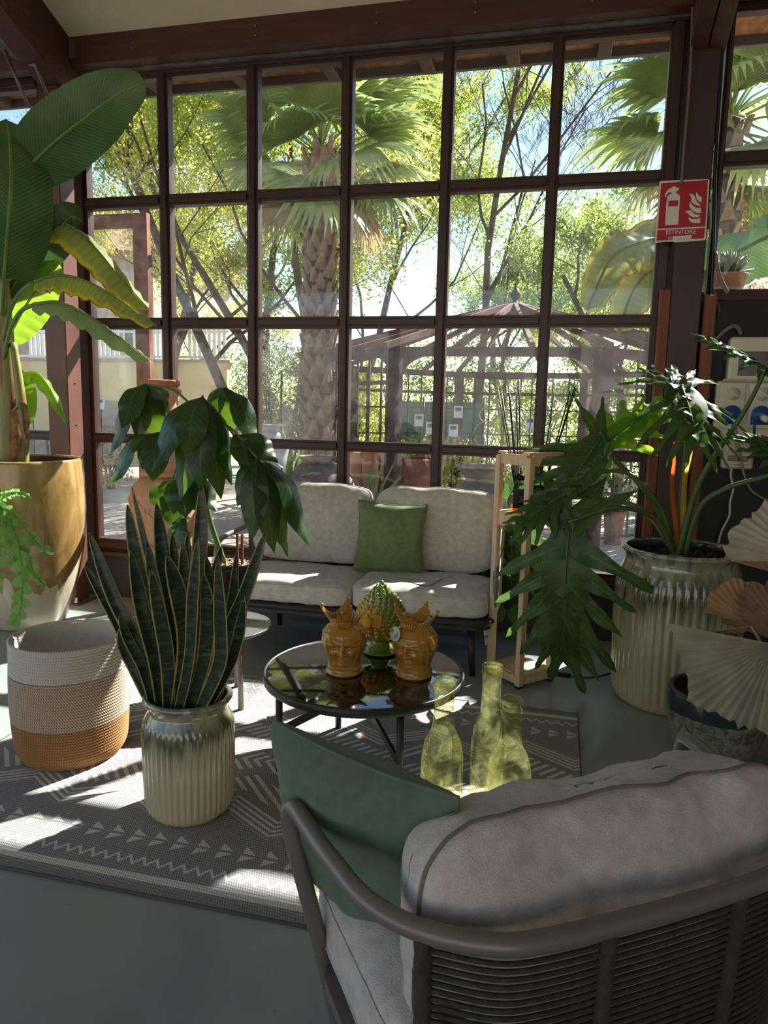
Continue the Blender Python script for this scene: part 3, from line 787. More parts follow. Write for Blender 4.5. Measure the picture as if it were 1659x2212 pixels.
# ---- ceramic head vases
n = N('mustard majolica glaze'); v = n.tc()
MT['mustard'] = n.end(n.bsdf(n.ramp(n.noise(v, 9, 3), [(0.3, col(178,122,38)), (0.7, col(198,146,58))]), .14, spec=.6, coat=.6))
def head_vase(name, label, loc, rz):
    o = thing(name, label, 'vase', loc, rz)
    zs = [0, .008, .022, .036, .05, .065, .085, .105, .13, .15, .168, .182, .194, .204, .212]
    rs = [.066, .072, .070, .066, .064, .066, .072, .079, .086, .088, .086, .081, .073, .063, .055]
    def rad(z): return float(np.interp(z, zs, rs))
    def gs(x, s): return math.exp(-(x / s) ** 2)
    def surf(u, v):
        a = 2*PI*u; z = v * .212         # face looks to -y: a = -pi/2
        r = rad(z)
        d = math.atan2(math.sin(a + PI/2), math.cos(a + PI/2))    # angle from the face line, + to viewer's right
        x = d * .078
        r -= .007 * gs(d, .62) * gs(z - .10, .06)                                              # flatter face plane
        r += .024 * gs(x, .0075 + .004 * gs(z - .094, .012)) * (.55 * gs(z - .118, .016) + .95 * gs(z - .097, .0095))     # nose
        r += .006 * (gs(x - .010, .006) + gs(x + .010, .006)) * gs(z - .093, .006)
        r -= .010 * (gs(x - .026, .013) + gs(x + .026, .013)) * gs(z - .123, .010)             # sockets
        r += .0075 * (gs(x - .026, .010) + gs(x + .026, .010)) * gs(z - .1215, .005)           # eyelids
        r -= .003 * (gs(x - .026, .008) + gs(x + .026, .008)) * gs(z - .1195, .0016)
        r += .006 * (gs(x - .027, .017) + gs(x + .027, .017)) * gs(z - (.139 - 6 * (abs(x) - .022) ** 2), .0038)   # brows
        r += .010 * gs(x, .017) * (gs(z - .0772, .0032) + 1.15 * gs(z - .0690, .0042))         # lips
        r -= .004 * gs(x, .018) * gs(z - .0732, .0018)
        r += .013 * gs(x, .018) * gs(z - .053, .010)                                           # chin
        r += .006 * (gs(x - .040, .015) + gs(x + .040, .015)) * gs(z - .096, .016)             # cheeks
        r -= .010 * gs(d, .7) * gs(z - .036, .008)                                             # under the chin
        hair = 1 - gs(d, .95)
        r += hair * (.004 + .0035 * math.sin(d * 16 + z * 70)) * gs(z - .12, .085)
        r += .0045 * gs(abs(d) - .86, .07) * gs(z - .11, .055)                                  # edge of the veil
        r += .0028 * gs(z - .178, .003) * (1 + .7 * math.sin(d * 46))
        r += .0030 * gs(z - (.160 - .016 * math.cos(d * 2.0)), .0028) * (1 + .7 * math.sin(d * 70)) * gs(d, .8)
        r += .0026 * gs(x, .003) * gs(z - .155, .012) * (1 + .6 * math.sin(z * 900))
        r += .0030 * gs(z - .028, .003) * (1 + .7 * math.sin(d * 52))
        r += .0035 * gs(z - .010, .007) * (1 + .5 * math.sin(d * 9))
        return (r * math.cos(a), r * math.sin(a), z)
    MB().grid(surf, 150, 120, cu=True).build('head', MT['mustard'], o)
    def dpk(a): return abs((a + PI/4) % (PI/2) - PI/4)
    def crown_h(a):
        q = dpk(a)
        return .028 + .022 * gs(q, .46) + .022 * gs(q, .20) + .0025 * math.cos(q * 24)
    def crown_r(a, v, base):
        q = dpk(a)
        return base + .006 * v + .030 * v ** 1.6 * gs(q, .36) + .006 * v
    def crown(u, v):
        a = 2*PI*u - PI/2; r = crown_r(a, v, .056)
        return (r * math.cos(a), r * math.sin(a), .208 + crown_h(a) * v)
    def crown_in(u, v):
        a = 2*PI*u - PI/2; r = crown_r(a, v, .050)
        return (r * math.cos(a), r * math.sin(a), (.208 + crown_h(a) * v) if v > 0 else .19)
    m = MB().grid(crown, 128, 10, cu=True); m.grid(lambda u, v: crown_in(1 - u, v), 128, 10, cu=True)
    m.grid(lambda u, v: Vector(crown(u, 1.0)).lerp(Vector(crown_in(u, 1.0)), v), 128, 1, cu=True)
    m.build('crown', MT['mustard'], o)
    MB().lathe([(.053, .205), (.05, .12), (0, .12)], 40).build('hollow', MT['mustard'], o)
    MB().tube([(.0575 * math.cos(2*PI*k/48), .0575 * math.sin(2*PI*k/48), .211) for k in range(48)], .0035, 6, closed=True).build('crown_band', MT['mustard'], o)
    for k in range(4):
        a = k * PI/2
        MB().lathe([(0, -.012), (.006, -.009), (.0085, 0), (.006, .007), (0, .009)], 12, (.0945 * math.cos(a), .0945 * math.sin(a), .281)).build('crown_ball', MT['mustard'], o)
    for k in range(7):      # fluted shell at the front of the crown
        t = (k - 3) * .17; a = -PI/2 + t * .9
        MB().tube([(.066 * math.cos(-PI/2 + t * .35), .066 * math.sin(-PI/2 + t * .35), .204), (.071 * math.cos(a), .071 * math.sin(a), .224 + .012 * math.cos(t * 2))], [.003, .005], 6).build('shell_flute', MT['mustard'], o)
    MB().lathe([(0, 0.0005), (.068, 0.0005)], 32).build('base', MT['mustard'], o)
    return o
HL = Vector((-.805, 2.735, TH)); HR = Vector((-.522, 2.785, TH))
h1 = head_vase('head_vase', 'left mustard ceramic head vase with crown, facing the camera', HL, 0.20)
h2 = head_vase('head_vase', 'right mustard ceramic head vase with crown and a round white tag', HR, -0.28)
tg = MB().lathe([(0, 0), (.030, 0), (.030, .0015), (0, .0015)], 32).build('paper_tag', MT['white'], h2)
tg.location = (-.048, -.082, .188); tg.rotation_euler = (1.35, 0.0, -0.35)
gt = MB().add([(-.006,-.018,.002),(.010,-.016,.002),(.021,0,.002),(.016,.016,.002)], [(0,1,2,3)]).build('tag_green_print', plain('tag green', col(150,170,80), .6), tg)
for k, (a, b, w) in enumerate(((-.016, .012, .012), (-.018, .006, .010), (-.014, .000, .007))):
    MB().box((a - w/2, b - .0018, .0016), (a + w/2, b + .0018, .002)).build('tag_print_line', MT['black'], tg, smooth=False)
MB().box((-.012, -.016, .0016), (.010, -.0145, .0022), 0, Matrix.Rotation(.8, 4, 'Z')).build('tag_print_line', MT['black'], tg, smooth=False)

# ---- ceramic pine cone
n = N('green majolica lit amber'); xyz = n.sep(n.tc('Object')); 
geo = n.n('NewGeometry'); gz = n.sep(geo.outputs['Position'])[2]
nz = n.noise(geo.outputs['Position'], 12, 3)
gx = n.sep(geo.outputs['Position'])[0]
tone = n.math('ADD', n.math('ADD', n.math('MULTIPLY', n.math('SUBTRACT', gz, .60), 3.4), n.math('MULTIPLY', n.math('ADD', gx, .73), 2.6)), n.math('ADD', n.math('MULTIPLY', nz, .35), .28))  # amber towards the lower left paints in light passing through, greener above
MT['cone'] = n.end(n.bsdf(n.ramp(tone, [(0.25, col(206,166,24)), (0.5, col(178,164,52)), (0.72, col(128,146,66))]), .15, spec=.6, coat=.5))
gg = plain('olive green majolica', col(128,150,60), .15, col(110,136,48), 8, coat=.5)
PC = Vector((-.722, 3.02, TH))
pc = thing('ceramic_pinecone', 'green and amber ceramic pine cone on a footed base', 'ornament', PC)
MB().lathe([(0, 0)] + cat_prof([(.070, .001), (.078, .006), (.076, .012), (.058, .022), (.040, .045), (.038, .062), (.048, .078), (.05, .085)], 5) + [(0, .085)], 48).build('foot', gg, pc)
def cone_r(z):
    t = (z - .075) / .245
    return .104 * max(0.0, math.sin(PI * min(1, (t * 0.86 + .14)) ** 0.8)) if t < 1 else 0
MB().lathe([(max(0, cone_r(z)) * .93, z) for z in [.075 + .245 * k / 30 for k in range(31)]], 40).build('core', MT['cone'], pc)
def scale_fn(u, v):
    w = .0165 * math.sqrt(max(0.0, 1 - (max(0, v - .5) / .51) ** 2.4))
    b = math.sqrt(max(0, 1 - (2*u - 1) ** 2))
    return ((u - .5) * 2 * w, -.003 - .013 * b * (.25 + .75 * v ** 1.5) * (1 if v < .9 else (1 - v) / .1 * .5 + .5), .042 * v - .020)
sme = MB().grid(scale_fn, 8, 10)
sme.grid(lambda u, v: Vector(scale_fn(u, 1)).lerp(Vector((0, 0.008, .014)), v), 8, 1)
first = None; idx = 0
for row in range(13):
    z = .092 + row * .0170; r = cone_r(z); slope = math.atan2(cone_r(z + .012) - cone_r(z - .012), .024)
    nn = max(4, int(2*PI*r / .029))
    for k in range(nn):
        a = 2*PI*(k + .5 * (row % 2)) / nn
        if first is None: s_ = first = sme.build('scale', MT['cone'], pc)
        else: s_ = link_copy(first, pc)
        s_.location = (r * .96 * math.cos(a), r * .96 * math.sin(a), z)
        sc_ = 0.60 + 0.40 * min(1, r / .09)
        s_.rotation_euler = (slope * .9 + .10, 0, a + PI/2); s_.scale = (sc_, sc_, sc_)
MB().lathe([(0, 0), (.012, .004), (.012, .014), (.006, .022), (0, .024)], 12, (0, 0, .305)).build('tip', gg, pc)
tg2 = MB().box((-.017, -.001, -.028), (.017, .001, .028)).build('paper_tag', plain('orange paper', col(224,160,84), .7), pc, smooth=False)
tg2.location = (.012, -.118, .175); tg2.rotation_euler = (0, .12, .1)
tg3 = MB().lathe([(0, 0), (.026, 0), (.026, .0014), (0, .0014)], 28).build('round_tag', plain('yellow card', col(206,160,40), .6), pc)
tg3.location = (-.030, -.112, .160); tg3.rotation_euler = (1.45, 0, -.15)
for k, zz_ in enumerate((.012, .006, -.004, -.016)): MB().box((-.010, -.0016, zz_ - .0006), (.010, -.0009, zz_ + .0006)).build('tag_print_line', plain('tag print', col(150,84,40), .7), tg2, smooth=False)

# ---- glass bottles on the rug
n = N('yellow green bottle glass')
lw = n.n('LayerWeight'); lw.inputs['Blend'].default_value = 0.25
tpb = n.n('BsdfTransparent'); tpb.inputs[0].default_value = (0.92, 0.93, 0.70, 1)
glb = n.n('BsdfGlossy'); glb.inputs['Roughness'].default_value = .06; glb.inputs['Color'].default_value = (.95, .95, .7, 1)
dfb = n.n('BsdfTranslucent'); dfb.inputs[0].default_value = (0.80, 0.82, 0.46, 1)
cloud = n.noise(n.tc(), 14, 4, .6, 1.5)
s1 = n.mixs(n.math('MULTIPLY', n.ramp(cloud, [(0.4, (.2,.2,.2,1)), (.7, (1,1,1,1))]), .14), tpb.outputs[0], dfb.outputs[0])
MT['bottle'] = n.end(n.mixs(n.math('MULTIPLY', n.math('POWER', lw.outputs['Facing'], 1.6), .65), s1, glb.outputs[0]))
def bottle(label, loc, h, rb, rn):
    o = thing('glass_bottle', label, 'bottle', loc, group='yellow green bottles behind the armchair')
    k = h / .55
    outer = [(0, .004)] + cat_prof([(rb * .8, .001), (rb * .98, .012), (rb, .04), (rb * 1.0, .20 * k), (rb * .98, .26 * k), (rb * .82, .32 * k), (rb * .58, .36 * k), (rn * 1.04, .40 * k), (rn * .98, .46 * k), (rn, h - .035)], 5)
    MB().lathe(outer, 48, rf=lambda a, r, z, q: r * (1 + .008 * math.sin(3*a + z * 20))).build('body', MT['bottle'], o)
    MB().lathe([(rn, h - .036)] + cat_prof([(rn * 1.10, h - .033), (rn * 1.13, h - .020), (rn * 1.02, h - .016), (rn * 1.02, h - .012), (rn * 1.12, h - .008), (rn * 1.10, h), (rn * .92, h), (rn * .86, h - .010)], 4) + [(rn * .86, h - .036)], 40).build('lip', MT['bottle'], o)
    return o
bottle('yellow green glass bottle nearest the coffee table', (-.345, 2.44, .009), .543, .076, .036)
bottle('tallest looking pale green glass bottle behind the other two', (-.195, 2.64, .009), .540, .068, .036)
bottle('shorter round yellow glass bottle nearest the armchair cushion', (-.108, 2.44, .009), .497, .080, .037)

# ---- wooden lantern and diffusers
n = N('pale pine'); v = n.tc()
g_ = n.noise(n.mapping(v, (14, 14, .7)), 3, 4, .6, .8)
MT['pine'] = n.end(n.bsdf(n.ramp(g_, [(0.3, col(198,164,122)), (0.55, col(224,196,156)), (0.75, col(208,176,134))]), .55, normal=n.bump(g_, .1, .003)))
LC = Vector((-.143, 4.01, 0)); s = .1165
lt = thing('wooden_lantern', 'tall pale pine frame stand with a shelf beside the sofa', 'stand', LC, PI/4 + .02)
LHt = 1.255
for a in (-1, 1):
    for b in (-1, 1):
        MB().box((a*s - .018, b*s - .018, .012), (a*s + .018, b*s + .018, LHt), .003).build('post', MT['pine'], lt, smooth=False)
def rails(z0, z1, arch=False):
    for q in range(4):
        m = MB()
        if arch:
            pts = [(-s + .018, z1), (s - .018, z1), (s - .018, z0)] + [(.045 * math.cos(t), z0 + .02 * math.sin(t)) for t in [PI * k / 8 for k in range(9)]] + [(-s + .018, z0)]
            m.prism(pts, lambda u, w, d: (u, d, w), -s - .010, -s + .010)
        else: m.box((-s + .018, -s - .010, z0), (s - .018, -s + .010, z1), .002)
        r = m.build('rail', MT['pine'], lt, smooth=False); r.rotation_euler = (0, 0, q * PI/2)
rails(LHt - .045, LHt + .012); rails(.875, .945, True); rails(.018, .075)
MB().box((-s - .010, -s - .010, .062), (s + .010, s + .010, .074), .002).build('base_board', MT['pine'], lt, smooth=False)
MB().box((-s - .009, -s - .009, .940), (s + .009, s + .009, .952), .002).build('shelf_board', MT['pine'], lt, smooth=False)
tb = MB()
for q in (-1, 1): tb.box((-s - .01, q * (s - .02) - .026, LHt + .010), (s + .01, q * (s - .02) + .026, LHt + .024), .002)
tb.build('top_slats', MT['pine'], lt, smooth=False)
for a in (-1, 1):
    for b in (-1, 1): MB().box((a*s - .014, b*s - .014, 0), (a*s + .014, b*s + .014, .014)).build('foot_pad', MT['black'], lt, smooth=False)
n = N('clear glass')
lw = n.n('LayerWeight'); lw.inputs['Blend'].default_value = .2
tpb = n.n('BsdfTransparent'); tpb.inputs[0].default_value = (.95, .96, .95, 1)
glb = n.n('BsdfGlossy'); glb.inputs['Roughness'].default_value = .03
MT['clear'] = n.end(n.mixs(n.math('MULTIPLY', lw.outputs['Facing'], .6), tpb.outputs[0], glb.outputs[0]))
n = N('amber liquid')
tpb = n.n('BsdfTransparent'); tpb.inputs[0].default_value = (.95, .42, .08, 1)
dfb = n.n('BsdfTranslucent'); dfb.inputs[0].default_value = (.9, .4, .08, 1)
MT['amber'] = n.end(n.mixs(.35, tpb.outputs[0], dfb.outputs[0]))
def diffuser(label, loc, rz, sticks, w=.092, seed=1):
    o = thing('reed_diffuser', label, 'diffuser', loc, rz, 'reed diffusers in the pine stand')
    MB().box((-w/2, -w/2, 0), (w/2, w/2, .175), .008).build('bottle', MT['clear'], o, smooth=False)
    MB().box((-w/2 + .006, -w/2 + .006, .006), (w/2 - .006, w/2 - .006, .04), .004).build('liquid', MT['amber'], o, smooth=False)
    MB().box((-w/2 - .001, -w/2 - .0018, .026), (w/2 + .001, -w/2 - .0006, .145)).build('label_front', MT['black'], o, smooth=False)
    MB().box((w/2 + .0006, -w/2 - .001, .026), (w/2 + .0018, w/2 + .001, .145)).build('label_side', MT['black'], o, smooth=False)
    MB().tube([(0, 0, .175), (0, 0, .205)], .020, 16).build('neck', MT['black'], o)
    MB().box((-.008, -w/2 - .0026, .070), (.002, -w/2 - .0019, .092)).build('label_mark', plain('pink print', col(150,70,90), .6), o, smooth=False)
    MB().box((-.018, -w/2 - .0026, .126), (.006, -w/2 - .0019, .130)).build('label_mark', MT['white'], o, smooth=False)
    random.seed(seed)
    for dx, dy, L in sticks:
        b = Vector((random.uniform(-.007, .007), random.uniform(-.007, .007), .02)); d = Vector((dx, dy, 1)).normalized()
        MB().tube([b, b + d * L], .0032, 6).build('reed', MT['black'], o)
    return o
diffuser('black labelled reed diffuser in front, reeds fanning left', LC + Vector((-.045, -.055, .952)), 0.25, [(-.22, .02, .66), (-.19, .05, .63), (-.14, 0, .65), (-.12, .03, .66), (-.07, .0, .67), (-.05, .05, .68)], seed=3)
diffuser('black labelled reed diffuser behind, reeds leaning right', LC + Vector((.050, .050, .952)), 0.2, [(.26, .0, .67), (.25, .03, .68), (.23, .06, .65), (.12, .1, .62), (0.02, .0, .60)], .085, seed=5)
# inline lamp cord on the floor
cd = thing('lamp_cord', 'black cord with inline switch on the floor beside the big pot', 'cord', G(1225, 1460))
keep_world(MB().tube(smooth_path([G(1172, 1462) + Vector((0,0,.005)), G(1205, 1459) + Vector((0,0,.006))], 3), .004, 6).build('cord', MT['black']), cd)
keep_world(MB().tube(smooth_path([G(1230, 1462) + Vector((0,0,.006)), G(1262, 1465) + Vector((0,0,.004)), G(1290, 1463) + Vector((0,0,.004)), G(1322, 1455) + Vector((0,0,.004))], 4), .004, 6).build('cord', MT['black']), cd)
p, q = G(1203, 1459), G(1232, 1463)
keep_world(MB().bar(p + Vector((0,0,.011)), q + Vector((0,0,.011)), .026, .020, bev=.005).build('switch_body', MT['black'], smooth=False), cd)
# ================================================================== SOFT SEATING
def weave_mat(name, a, b, scale=380.0, bump=.35, sheen=.2):
    n = N(name); v = n.tc()
    h = n.noise(v, scale, 2, .5)
    streak = n.noise(v, 30, 3)
    f = n.math('ADD', n.math('MULTIPLY', n.math('SUBTRACT', h, .5), .5), streak)
    return n.end(n.bsdf(n.ramp(f, [(0.3, a), (0.7, b)]), .9, spec=.15, sheen=sheen, normal=n.bump(h, bump, .003)))
MT['linen'] = weave_mat('grey beige outdoor linen', col(186,180,168), col(212,206,196))
MT['linen2'] = weave_mat('warm grey woven fabric', col(182,173,166), col(206,198,191), 330, .7)
MT['green'] = weave_mat('sage green cotton', col(104,122,82), col(122,140,96), 600, .2)
MT['green2'] = weave_mat('deep sage cotton', col(84,104,82), col(98,118,94), 600, .2)
MT['seam'] = plain('seam piping', col(120,110,104), .9)
def cube_sphere(nn):
    ix, vs, fs = {}, [], []
    def vid(p):
        k = tuple(round(c * 4096) for c in p)
        if k not in ix: ix[k] = len(vs); vs.append(p)
        return ix[k]
    for ax in range(3):
        for sg in (-1, 1):
            for i in range(nn):
                for j in range(nn):
                    q = []
                    for di, dj in ((0,0),(1,0),(1,1),(0,1)):
                        a, b = -1 + 2*(i+di)/nn, -1 + 2*(j+dj)/nn
                        p = [0,0,0]; p[ax] = sg; p[(ax+1)%3] = a; p[(ax+2)%3] = b
                        q.append(vid(tuple(p)))
                    fs.append(q if sg > 0 else q[::-1])
    return vs, fs
CS = cube_sphere(26)
def cushion(name, mtl, parent, w, d, h, loc, rot=(0,0,0), k=7.0, puff=.22, wr=.008, seed=0.0, sag=0.0, seams=(0.62, -0.62), pr=.0028, pm=None):
    def mp(p):
        q = (abs(p[0])**k + abs(p[1])**k + abs(p[2])**k) ** (-1.0/k)
        x, y, z = p[0]*q, p[1]*q, p[2]*q
        t = 1 + puff * (1 - x*x) * (1 - y*y) - .10 * (abs(x) ** 6 + abs(y) ** 6) * .5
        X, Y, Z = x * w/2, y * d/2, z * h/2 * t
        nz = noise.fractal((X*5 + seed, Y*5, Z*5 + seed), 1.0, 2.0, 3) * wr
        side = max(abs(x), abs(y))
        wrk = wr * .9 * math.sin(X * 40 + 6 * noise.noise((X*4, Y*4, seed))) * max(0, side - .55) if side > .55 else 0
        Z += (nz + wrk) * (1 if z > 0 else -1) - sag * (1 - x*x) * (.6 + .4 * z)
        X += noise.noise((Y*6 + seed, Z*9, 3)) * wr * .8; Y += noise.noise((X*6 + seed, Z*9, 7)) * wr * .8
        return (X, Y, Z)
    m = MB(); m.add([mp(p) for p in CS[0]], CS[1])
    o = m.build(name, mtl, parent); o.location = loc; o.rotation_euler = rot
    for zf in seams:
        ring = []
        for q in range(120):
            a = 2*PI*q/120; c_, s_ = math.cos(a), math.sin(a); L = max(abs(c_), abs(s_))
            P = mp((c_/L, s_/L, zf)); 
            ring.append(Vector(P) * 1.002)
        MB().tube(ring, pr, 6, closed=True).build('piping', pm or mtl, o)
    return o
def pillow(name, mtl, w, h, t, seed=0.0, wr=.006, parent=None):
    def f(sgn):
        def g(u, v):
            a, b = 2*u - 1, 2*v - 1
            x = w/2 * a * (1 - .10 * (1 - b*b)); y = h/2 * b * (1 - .10 * (1 - a*a))
            th = t/2 * max(0, (1 - a*a) * (1 - b*b)) ** .42
            th *= 1 + .35 * noise.noise((x*5 + seed, y*5, sgn))
            th += wr * noise.fractal((x*9 + seed, y*9, 5 + sgn), 1, 2, 3) * min(1, 6 * (1 - max(abs(a), abs(b))))
            return (x, y, sgn * th)
        return g
    m = MB().grid(f(1), 34, 34); m.grid(lambda u, v: f(-1)(1 - u, v), 34, 34)
    o = m.build(name, mtl, parent)
    ring = [f(1)(*p) for p in [(k/30, 0) for k in range(30)] + [(1, k/30) for k in range(30)] + [(1 - k/30, 1) for k in range(30)] + [(0, 1 - k/30) for k in range(30)]]
    MB().tube(ring, .004, 6, closed=True).build('piping', mtl, o)
    return o

# ---- sofa
SF = Vector((-1.14, 4.30, 0))
sf = thing('sofa', 'two seat outdoor sofa with pale grey cushions under the window', 'sofa', SF)
def kw(o): return keep_world(o, sf)
def rrect(x0, x1, y0, y1, r, n=8):
    out = []
    for cx, cy, a0 in ((x1-r, y0+r, -PI/2), (x1-r, y1-r, 0), (x0+r, y1-r, PI/2), (x0+r, y0+r, PI)):
        out += [(cx + r*math.cos(a0 + PI/2*k/n), cy + r*math.sin(a0 + PI/2*k/n)) for k in range(n+1)]
    return out
rr = rrect(-1.97, -.315, 3.915, 4.68, .10)
kw(MB().prism(rr, lambda u, v, d: (u, v, d), .275, .315).build('base_frame', MT['dark_metal'], smooth=False))
kw(MB().tube([(u, v, .318) for u, v in rr], .022, 10, closed=True).build('frame_tube', MT['dark_metal']))
for top, foot in (((-.43, 4.00), (-.405, 3.954)), ((-.40, 4.52), (-.385, 4.565)), ((-1.79, 4.50), (-1.80, 4.535)), ((-1.84, 4.0), (-1.87, 3.955))):
    kw(MB().tube([(top[0], top[1], .29), (foot[0], foot[1], .0)], [.024, .017], 12).build('leg', MT['dark_metal']))
for sx, xx in ((-1, -2.0), (1, -.30)):
    path = [(xx + .02*-sx, 4.02, .30), (xx, 4.0, .45), (xx, 3.99, .58), (xx, 4.03, .655), (xx, 4.12, .68), (xx, 4.35, .69), (xx, 4.58, .70), (xx - .03*sx, 4.67, .71)]
    kw(MB().tube(smooth_path(path, 6), .017, 10).build('arm_tube', MT['taupe_metal']))
    a0, a1 = (xx - .014, xx + .014)
    m = MB()
    cs2 = cube_sphere(10)
    def pm(p):
        q = (abs(p[0])**9 + abs(p[1])**9 + abs(p[2])**9) ** (-1/9)
        return (xx - .010*sx + p[0]*q*.024, 4.33 + p[1]*q*.34, .575 + p[2]*q*.255 * (1 + .10 * p[1]*q))
    m.add([pm(p) for p in cs2[0]], cs2[1])
    if sx > 0: kw(m.build('side_panel', MT['linen']))
kw(MB().tube(smooth_path([(-1.97, 4.67, .71), (-1.9, 4.70, .72), (-1.5, 4.715, .725), (-.8, 4.715, .725), (-.4, 4.70, .72), (-.33, 4.67, .71)], 6), .017, 10).build('back_tube', MT['taupe_metal']))
for k in range(11):
    x = -1.85 + k * .142
    kw(MB().tube([(x, 4.64, .31), (x, 4.69, .52), (x, 4.715, .72)], .007, 6).build('back_cord', MT['taupe_metal']))
c1 = cushion('seat_cushion', MT['linen'], sf, .825, .56, .145, (-1.535 - SF.x, 4.185 - SF.y, .405), (0, 0, 0), seed=1.3, wr=.007)
c2 = cushion('seat_cushion', MT['linen'], sf, .80, .56, .150, (-.735 - SF.x, 4.185 - SF.y, .407), (0, 0, 0.01), seed=4.7, wr=.009)
c3 = cushion('back_cushion', MT['linen'], sf, .82, .52, .19, (-1.545 - SF.x, 4.515 - SF.y, .735), (PI/2 - .20, 0, 0.0), seed=7.1, wr=.014, k=5)
c4 = cushion('back_cushion', MT['linen'], sf, .80, .53, .19, (-.735 - SF.x, 4.515 - SF.y, .735), (PI/2 - .20, 0, 0.0), seed=9.4, wr=.014, k=5)
tgo = kw(MB().bar((-.345, 4.02, .30), (-.325, 4.04, .165), .045, .0015, up=(.3, -1, 0)).build('hang_tag', MT['white'], smooth=False))
for k in range(7): kw(MB().bar((-.350 + .005*k, 4.012 + .006*k*.8, .225), (-.348 + .005*k, 4.015 + .006*k*.8, .205), .002, .0018, up=(.3, -1, 0)).build('tag_bar_code', MT['black'], smooth=False))
gp = pillow('throw_pillow', MT['green'], .445, .455, .17, 2.2)
gp.location = (-.985, 4.32, .695); gp.rotation_euler = (PI/2 - .16, 0.03, 0.03)
tag(gp, 'sage green throw pillow standing on the sofa', 'pillow')
fl = MB().box((-.155, -.105, 0), (.155, .105, .002)).build('flyer', plain('printed paper', col(206,204,198), .5, col(176,182,160), 6), smooth=False)
fl.location = (-.80, 4.13, .498); fl.rotation_euler = (0.03, 0, -.25)
tag(fl, 'white printed flyer lying on the sofa seat', 'paper')

# ---- armchair in front
AC = Vector((-.107, 1.60, 0)); AR = math.radians(34.2)
ac = thing('armchair', 'grey tube frame armchair with woven cord back and fabric cushions', 'armchair', AC, AR)
zt = .66
U_pts = [(-.465, -.02), (-.457, -.10), (-.447, -.18), (-.42, -.318), (-.358, -.414), (-.259, -.481), (-.165, -.500), (0, -.505)]
XC2 = .10                                # the back is .10 wider to the right of the local origin
Uall = U_pts + [(XC2 - x, y) for x, y in U_pts[::-1]]
arm = [(-.335, .09, .0), (-.355, .075, .1), (-.40, .045, .30), (-.455, .018, .52), (-.472, .022, .60), (-.477, .018, .645), (-.470, -.005, .665)]
path = [Vector(p) for p in arm] + [Vector((x, y, zt)) for x, y in Uall[1:-1]] + [Vector((XC2 - x, y, z)) for x, y, z in arm[::-1]]
MB().tube(smooth_path(path, 6), .0185, 14).build('arm_and_back_tube', MT['taupe_metal'], ac)
def upath(z, inset=0.0, sh=.12):
    k = 1 - (zt - z) * sh
    return [Vector((x * k, -.02 + (y + .02) * (1 - (zt - z) * .10) + inset, z)) for x, y in Uall]
cordm = plain('dark olive cord', col(66,61,49), .85, col(52,48,39), 60, .6, 240)
for i in range(27):
    z = .625 - i * .0150
    pts = smooth_path(upath(z)[4:-4], 5)
    MB().tube(pts, .0044, 6).build('cord', cordm, ac)
for xi in (-.36, -.065, .235, .46):
    pts = []
    for z in (.655, .5, .35, .2):
        P = smooth_path(upath(z), 8)
        pts.append(min(P, key=lambda p: abs(p.x - xi * (1 - (zt - z) * .12)) + (10 if p.y > -.15 else 0)))
    pts2 = smooth_path(pts, 8)
    MB().tube(pts2, [.0145 + .0015 * (k % 2) for k in range(len(pts2))], 10).build('wrapped_upright', cordm, ac)
for x, y in ((-.30, -.40), (.40, -.40)):
    MB().tube([(x, y + .02, .24), (x * 1.05, y - .06, 0)], .0165, 10).build('leg', MT['taupe_metal'], ac)
MB().prism(rrect(-.40, .50, -.44, .10, .12), lambda u, v, d: (u, v, d), .215, .245).build('seat_frame', MT['taupe_metal'], ac, smooth=False)
MB().tube([(-.375, .06, .23), (.475, .06, .23)], .014, 10).build('front_rail', MT['taupe_metal'], ac)
cushion('seat_cushion', MT['linen2'], ac, .88, .62, .20, (0.05, -.11, .350), (0, 0, 0), seed=2.4, wr=.010)
cushion('back_cushion', MT['linen2'], ac, .87, .44, .215, (0.09, -.325, .562), (PI/2 - .22, 0, 0), seed=5.9, wr=.020, k=5.2, puff=.16, seams=(0.58,), pr=.0045, pm=MT['seam'])
gp2 = pillow('throw_pillow', MT['green2'], .50, .47, .20, 6.2, .009)
A0 = Matrix.Translation(AC) @ Matrix.Rotation(AR, 4, 'Z')
TLc = G(580, 1550, .80); TRc = G(990, 1722, .80)
ex = (TRc - TLc); ex.z = 0; Lx = ex.length; ex.normalize()
dn = Vector((ex.y, -ex.x, 0))           # towards the camera side
ey = (Vector((0, 0, 1)) + dn * .28).normalized(); ez = ex.cross(ey)
mt = Matrix((ex, ey, ez)).transposed().to_4x4(); mt.translation = (TLc + TRc) / 2 - ey * .235 * 1.0
gp2.matrix_world = mt
gp2.scale = (Lx / .50, 1, 1)
tag(gp2, 'deep sage green pillow leaning on the armchair arm', 'pillow')

